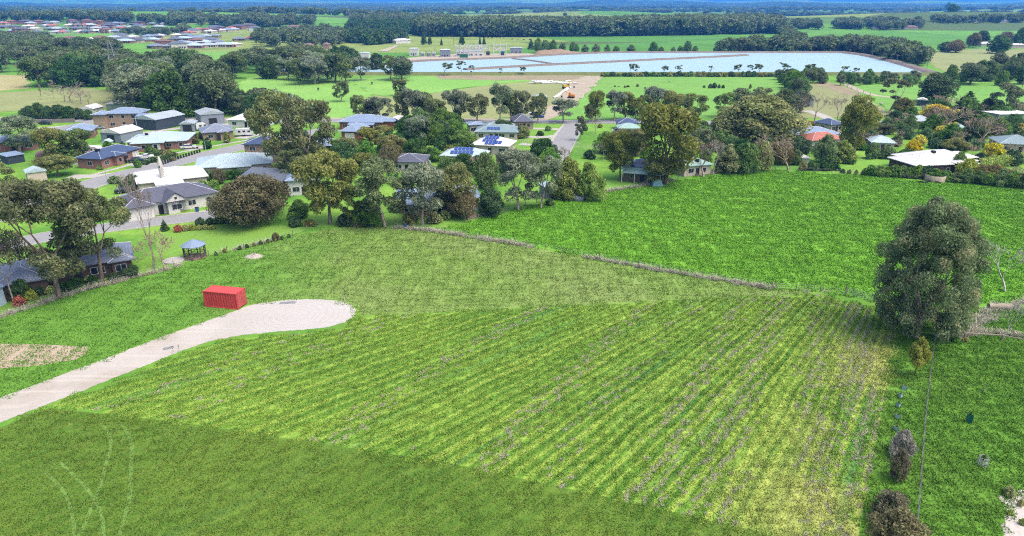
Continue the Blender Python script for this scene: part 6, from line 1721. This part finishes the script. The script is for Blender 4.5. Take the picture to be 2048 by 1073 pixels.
def digger(label, px, py, rz, mat, name='excavator', s=1.0):
    o = thing(name, label, 'excavator', (*XY((px, py)), .08), rz, None, (s, s, s))
    for y in (-1.0, 1.0): MB().prism([(-1.5, .1), (-1.8, .45), (-1.5, .8), (1.5, .8), (1.8, .45), (1.5, .1)], y - .28, y + .28, 'y').build('track', M_RUB, o)
    MB().prism([(-1.7, .9), (-1.8, 1.9), (.2, 2.0), (.3, .9)], -1.1, 1.1, 'y').build('body', mat, o)
    cb = MB().prism([(.32, .9), (.32, 2.7), (1.1, 2.7), (1.4, 1.6), (1.4, .9)], -1.0, .1, 'y').build('cab', mat, o); MB().box(.45, -1.03, 1.7, 1.1, -.98, 2.5).build('window', M_GLASS, cb)
    MB().tube((.9, .5, 1.4), (2.6, .5, 3.6), .2, .16, 4).tube((2.6, .5, 3.6), (4.4, .5, 2.6), .16, .12, 4).build('boom', mat, o)
    MB().tube((4.4, .5, 2.6), (4.8, .5, 1.0), .13, .1, 4).build('arm', mat, o); MB().prism([(4.5, .3), (4.5, 1.0), (5.2, .9), (5.0, .2)], .05, .95, 'y').build('bucket', M_DARK, o)
digger('yellow excavator working on the dirt track near the reservoir', 1132, 178, R(20), M_YE, s=1.05)
digger('orange excavator on the dirt track nearer the road', 1142, 197, R(160), M_OR, s=.95)
digger('small orange digger parked beside the white camper', 160, 313, R(0), M_OR, 'mini_excavator', .75)
# stacked pipes and white sacks beside the track
pm = MB().tube((-3, 0, .3), (3, 0, .3), .3, .3, 10).mesh('pipe', M_WHITE)
for i in range(16):
    x, y, _ = G(1068 + i * 5.2, 167.5 + rnd.uniform(-1.8, 1.8))
    tag(link('pipe', pm, None, (x, y, rnd.choice((0, 0, .5))), rnd.uniform(-.5, 1.2), (1, 1.3, 1.6)), 'white pipe stacked beside the dirt track', 'pipe', 'pipes beside the dirt track')
for i in range(9):
    x, y, _ = G(1112 + i * 3.0, 196 - i * 2.2)
    tag(link('pipe', pm, None, (x, y, 0), R(60), (1, 1.4, 1.6)), 'white pipe laid along the dirt track between the excavators', 'pipe', 'pipes laid along the dirt track')

# ---- poles and pylons
M_POLE = plain('timber_pole', c(150, 140, 130), .9, .15, .15, 2)
def pole(label, px, yb, yt, arm=True, mat=None, r=.16, group=None):
    b = G(px, yb); h = height_at(b, yt)
    o = thing('power_pole', label, 'pole', b, 0, group)
    MB().lathe([(r * 1.2, -.2), (r, h * .6), (r * .75, h)], 8).build('pole', mat or M_POLE, o)
    if arm:
        MB().box(-1.2, -.07, h - .9, 1.2, .07, h - .72).build('crossarm', mat or M_POLE, o)
        im = MB().lathe([(.06, 0), (.09, .1), (.05, .25)], 6).mesh('insulator', M_WHITE)
        for x in (-1.0, -.4, .4, 1.0): link('insulator', im, o, (x, 0, h - .72))
for q in ((1699, 111, 99), (1742, 121, 101), (1793, 128, 109), (1853, 140, 121), (2044, 176, 150)): pole('timber power pole along the slanting reservoir bank', *q, group='poles on the reservoir bank')
pole('bleached timber pole before the dark roadside trees', 100, 238, 220, False); pole('tall dark pole behind the substation', 908, 94, 70, False, M_DARK); pole('dark pole on the substation meadow', 870, 109, 94, False, M_DARK)
pole('tall leaning pale mast in the left wood', 113, 140, 101, False, M_LOG, .25)
M_LAMP = plain('lamp_steel', c(186, 196, 200), .4, .5, .05)
for q in ((215, 366, 340), (412, 303, 283), (447, 305, 283), (1104, 258, 247)):
    b = G(q[0], q[1]); h = height_at(b, q[2]); o = thing('street_lamp', 'slim grey street lamp on the estate verge', 'street lamp', b, 0, 'estate street lamps')
    MB().lathe([(.1, -.1), (.06, h)], 8).build('post', M_LAMP, o); MB().tube((0, 0, h - .05), (1.2, 0, h + .2), .04).build('arm', M_LAMP, o); MB().box(1.0, -.12, h + .12, 1.6, .12, h + .24).build('lamp_head', M_LAMP, o)
def pylon(label, px, yb, yt, w0):
    b = G(px, yb); h = height_at(b, yt); o = thing('lattice_pylon', label, 'pylon', b, .3)
    zs = np.linspace(0, h * .72, 8); wd = lambda z: w0 / 2 * (1 - z / h) ** .9 + .45; r = .11
    for sx in (-1, 1):
        for sy in (-1, 1): MB().path([(sx * wd(z), sy * wd(z), z) for z in list(zs) + [h]], r, 4).build('leg', M_STEEL, o)
    m = MB()
    for z0, z1 in zip(zs, zs[1:]):
        for sx, sy, tx, ty in ((-1, -1, 1, -1), (1, -1, 1, 1), (1, 1, -1, 1), (-1, 1, -1, -1)):
            m.tube((sx * wd(z0), sy * wd(z0), z0), (tx * wd(z1), ty * wd(z1), z1), .06, .06, 3); m.tube((tx * wd(z0), ty * wd(z0), z0), (sx * wd(z1), sy * wd(z1), z1), .06, .06, 3)
    m.build('bracing', M_STEEL, o)
    for z, l in ((h * .72, 5.0), (h * .84, 4.2), (h * .95, 3.4)):
        MB().tube((-l, 0, z), (l, 0, z), .09, .09, 4).tube((-l, 0, z), (0, 0, z + 1.3), .06, .06, 3).tube((l, 0, z), (0, 0, z + 1.3), .06, .06, 3).build('crossarm', M_STEEL, o)
pylon('grey lattice pylon rising from the left wood', 236, 176, 84, 5.5)
pylon('far lattice pylon on the wooded rise', 696, 34, 14, 9)
for px, lb in ((526, 'behind the far estates'), (598, 'beyond the wooded rise'), (800, 'beyond the pine belt')): pylon('faint far lattice pylon ' + lb, px, 30, 12, 9)

# ---- substation
M_SUB = plain('substation_steel', c(226, 228, 230), .5, .4, .05)
def gantry(label, px0, px1, yb, yt, n):
    a, b = G(px0, yb), G(px1, yb); L_ = hypot(b[0] - a[0], b[1] - a[1]); h = height_at(a, yt)
    o = thing('steel_gantry', label, 'gantry', (a[0], a[1], .28), atan2(b[1] - a[1], b[0] - a[0]))
    for k in range(n): MB().lathe([(.42, -.3), (.34, h), (.1, h + .5)], 6).build('post', M_SUB, o, loc=(L_ * k / (n - 1), 0, 0))
    for z in (h * .82, h * .58, h * .4):
        m = MB().tube((0, 0, z), (L_, 0, z), .16, .16, 4).tube((0, 0, z + 1.0), (L_, 0, z + 1.0), .16, .16, 4)
        for k in range(n * 5): x = L_ * k / (n * 5); m.tube((x, 0, z), (x + L_ / (n * 5), 0, z + 1.0), .09, .09, 3)
        m.build('beam', M_SUB, o)
gantry('white steel gantry with four posts at the substation', 912, 938, 114, 90, 4); gantry('white steel gantry of five tall posts in the middle of the substation', 936, 966, 112, 91, 5); gantry('white open steel frame at the earth heap end of the substation', 987, 1012, 112, 88, 3); gantry('short white gantry behind the substation frames', 950, 978, 109, 90, 2)
def station_building(label, px0, px1, yb, h, D, wm_, rm_):
    return house('station_building', label, (px0, yb), (px1, yb), D, h, rm_, wm_, .5, 'hip', over=.2, cat='building', group=None)
station_building('long pale switch room below the steel gantries', 912, 966, 113.5, 4.2, 8, M_WHITE, R_GREY)
station_building('white control building at the left of the gantries', 880, 900, 115, 6.0, 9, M_GREYW, R_WHITE)
station_building('white two storey block beside the left excavated bank', 819, 836, 112, 6.0, 9, M_WHITE, R_WHITE)
station_building('grey plant building at the right end of the substation', 1020, 1044, 108, 5.0, 10, M_GREYW, R_GREY)
station_building('pale pump house beside the water', 720, 738, 122, 6, 9, M_WHITE, R_PALE)
station_building('low teal shed near the pump house', 684, 704, 121, 3.5, 9, M_GRNW, R_GREEN)
M_GC = plain('green_container_paint', c(40, 124, 98), .5, .3, .08)
a = G(919, 116.5); o = thing('green_container', 'green site container in front of the steel gantries', 'container', (a[0], a[1], .28))
MB().box(0, 0, 0, 7, 2.5, 2.8).build('body', M_GC, o); 
for k in range(8): MB().box(.3 + k * .85, -.05, .2, .6 + k * .85, -.001, 2.6).build('rib', M_GC, o)
trm = plain('transformer_grey', c(150, 158, 170), .5, .4, .08)
for i, (px, lab) in enumerate(((846, 'pale transformer tank nearest the white two storey block'), (858, 'pale transformer tank in the middle of the plant yard'), (868, 'pale transformer tank beside the control building'), (976, 'dark transformer beside the five post gantry'), (1005, 'blue transformer under the open steel frame'))):
    a = G(px, 114 if px < 900 else 111.5); o = thing('transformer', lab, 'transformer', (a[0], a[1], .28)); mt = (M_WHITE, M_CREAM, M_WHITE, M_DARK, M_CB)[i]
    MB().box(-1.6, -1.2, 0, 1.6, 1.2, 3.2).build('tank', mt, o)
    for x in (-1.0, 0, 1.0): MB().lathe([(.16, 3.2), (.22, 3.5), (.14, 3.7), (.2, 3.9), (.1, 4.6)], 8, (x, 0)).build('bushing', M_SUB, o)
    for k in range(6): MB().box(-1.5 + k * .55, -1.7, .4, -1.35 + k * .55, -1.21, 2.8).build('fin', trm, o)

# ---- grazing animals
def beast(name, label, px, py, mat, mat2, s, group, cat):
    b = G(px, py); o = thing(name, label, cat, b, rnd.random() * 6.28, group, (s, s, s))
    m = MB(); n = 8
    for x, r, z in ((-.95, .12, 1.05), (-.9, .34, 1.0), (-.5, .42, .95), (.2, .44, .92), (.7, .4, .98), (.95, .26, 1.05), (1.25, .17, .85), (1.5, .15, .55), (1.72, .08, .35)):
        m.v += [(x, r * .85 * cos(2 * pi * k / n), z + r * sin(2 * pi * k / n)) for k in range(n)]
    for i in range(8): m.f += [(i * n + k, i * n + (k + 1) % n, (i + 1) * n + (k + 1) % n, (i + 1) * n + k) for k in range(n)]
    m.f += [tuple(range(n))[::-1], tuple(range(8 * n, 9 * n))]
    for x in (-.7, .7):
        for y in (-.24, .24): m.tube((x, y, .75), (x + .03, y, .35), .13, .07, 6).tube((x + .03, y, .37), (x, y, 0), .065, .06, 6)
    m.tube((-.95, 0, 1.1), (-1.05, 0, .45), .03, .03, 4).tube((1.3, .1, .95), (1.32, .32, .98), .05, .03, 4).tube((1.3, -.1, .95), (1.32, -.32, .98), .05, .03, 4)
    m.build('body', mat, o, True)
M_COW = plain('black_hide', c(36, 32, 32), .8, .2, .15); M_BCOW = plain('brown_hide', c(120, 76, 52), .8, .2, .15); M_SHEEP = plain('white_fleece', c(232, 226, 212), .95, .1, .08)
for q in ((520, 182), (525, 181), (530, 181.5), (510, 181), (637, 181), (744, 169.5), (968, 77.5), (976, 77), (984, 77.5), (992, 77), (1000, 77.8), (1008, 78), (1025, 80), (1036, 80.5), (1048, 81), (1060, 81)):
    beast('cow', 'black cow grazing on the %s' % ('pasture before the reservoir' if q[1] > 100 else 'far green field below the forest block'), *q, M_COW, None, 1.0, 'grazing cattle', 'cow')
for q in ((1733, 210), (1739, 211), (1746, 210.5), (1762, 211), (1720, 195)):
    beast('sheep', 'white sheep grazing in the paddock beside the open gum', *q, M_SHEEP, None, .75, 'grazing sheep', 'sheep')
for q in ((1436, 201), (1444, 202), (1440, 204)):
    beast('cow', 'pale tan cow grazing on the bright pasture', *q, plain('tan_hide', c(226, 196, 160), .8, .2, .1), None, 1.0, 'tan cattle', 'cow')
# wheelie bin, garden seats and other small things
b = G(395, 424); o = thing('wheelie_bin', 'dark blue wheelie bin at the kerb of the white house', 'bin', b)
MB().add([(-.25, -.25, .05), (.25, -.25, .05), (.25, .25, .05), (-.25, .25, .05), (-.32, -.34, 1.0), (.32, -.34, 1.0), (.32, .34, 1.0), (-.32, .34, 1.0)], [(3, 2, 1, 0), (4, 5, 6, 7), (0, 1, 5, 4), (1, 2, 6, 5), (2, 3, 7, 6), (3, 0, 4, 7)]).build('body', M_CB, o)
MB().prism([(-.36, 1.0), (.36, 1.0), (.36, 1.06), (-.36, 1.1)], -.33, .33, 'x').build('lid', M_DARK, o)
b = G(350, 272); o = thing('trampoline', 'round teal trampoline on the lawn behind the pale blue house', 'trampoline', b)
torus(1.5, .06, 20, 6).build('ring', M_TEALG, o, True, loc=(0, 0, .7)); MB().lathe([(1.42, .68), (1.42, .7)], 20).build('mat', plain('teal_mat', c(120, 200, 206)), o)
for k in range(4): MB().tube((1.5 * cos(k * pi / 2), 1.5 * sin(k * pi / 2), 0), (1.5 * cos(k * pi / 2), 1.5 * sin(k * pi / 2), .7), .04).build('leg', M_STEEL, o)
b = G(1314, 372); o = thing('blue_tarpaulin', 'pale blue tarpaulin covered stack beside the low hanging gum', 'tarpaulin', b)
MB().prism([(-1.3, 0), (-1.1, 1.2), (-.3, 1.9), (.9, 1.5), (1.4, 0)], -1, 1, 'y').build('cover', plain('blue_tarp', c(160, 210, 216)), o)
b = G(811, 457); tag(MB().lathe([(.28, 0), (.3, .45), (.29, .85), (.25, .88)], 14).build('blue_drum', M_CB, None, loc=b), 'small blue drum on the fence line at the paddock corner', 'drum')

# ---- hazy air over the whole place
hz = MB().box(-15300, -15300, -2.5, 15300, 15300, 215).build('haze', None)
t = NT('haze_air'); t.t.nodes.remove(t.b)
pv = t.t.nodes.new('ShaderNodeVolumePrincipled'); pv.inputs['Density'].default_value = 1.25e-4
pv.inputs['Color'].default_value = (.07, .34, .94, 1); pv.inputs['Anisotropy'].default_value = 0.0
t.t.links.new(pv.outputs[0], t.out.inputs['Volume'])
hz.data.materials.append(t.m); tag(hz, 'thin blue haze over the far hills', 'haze', None, 'stuff')
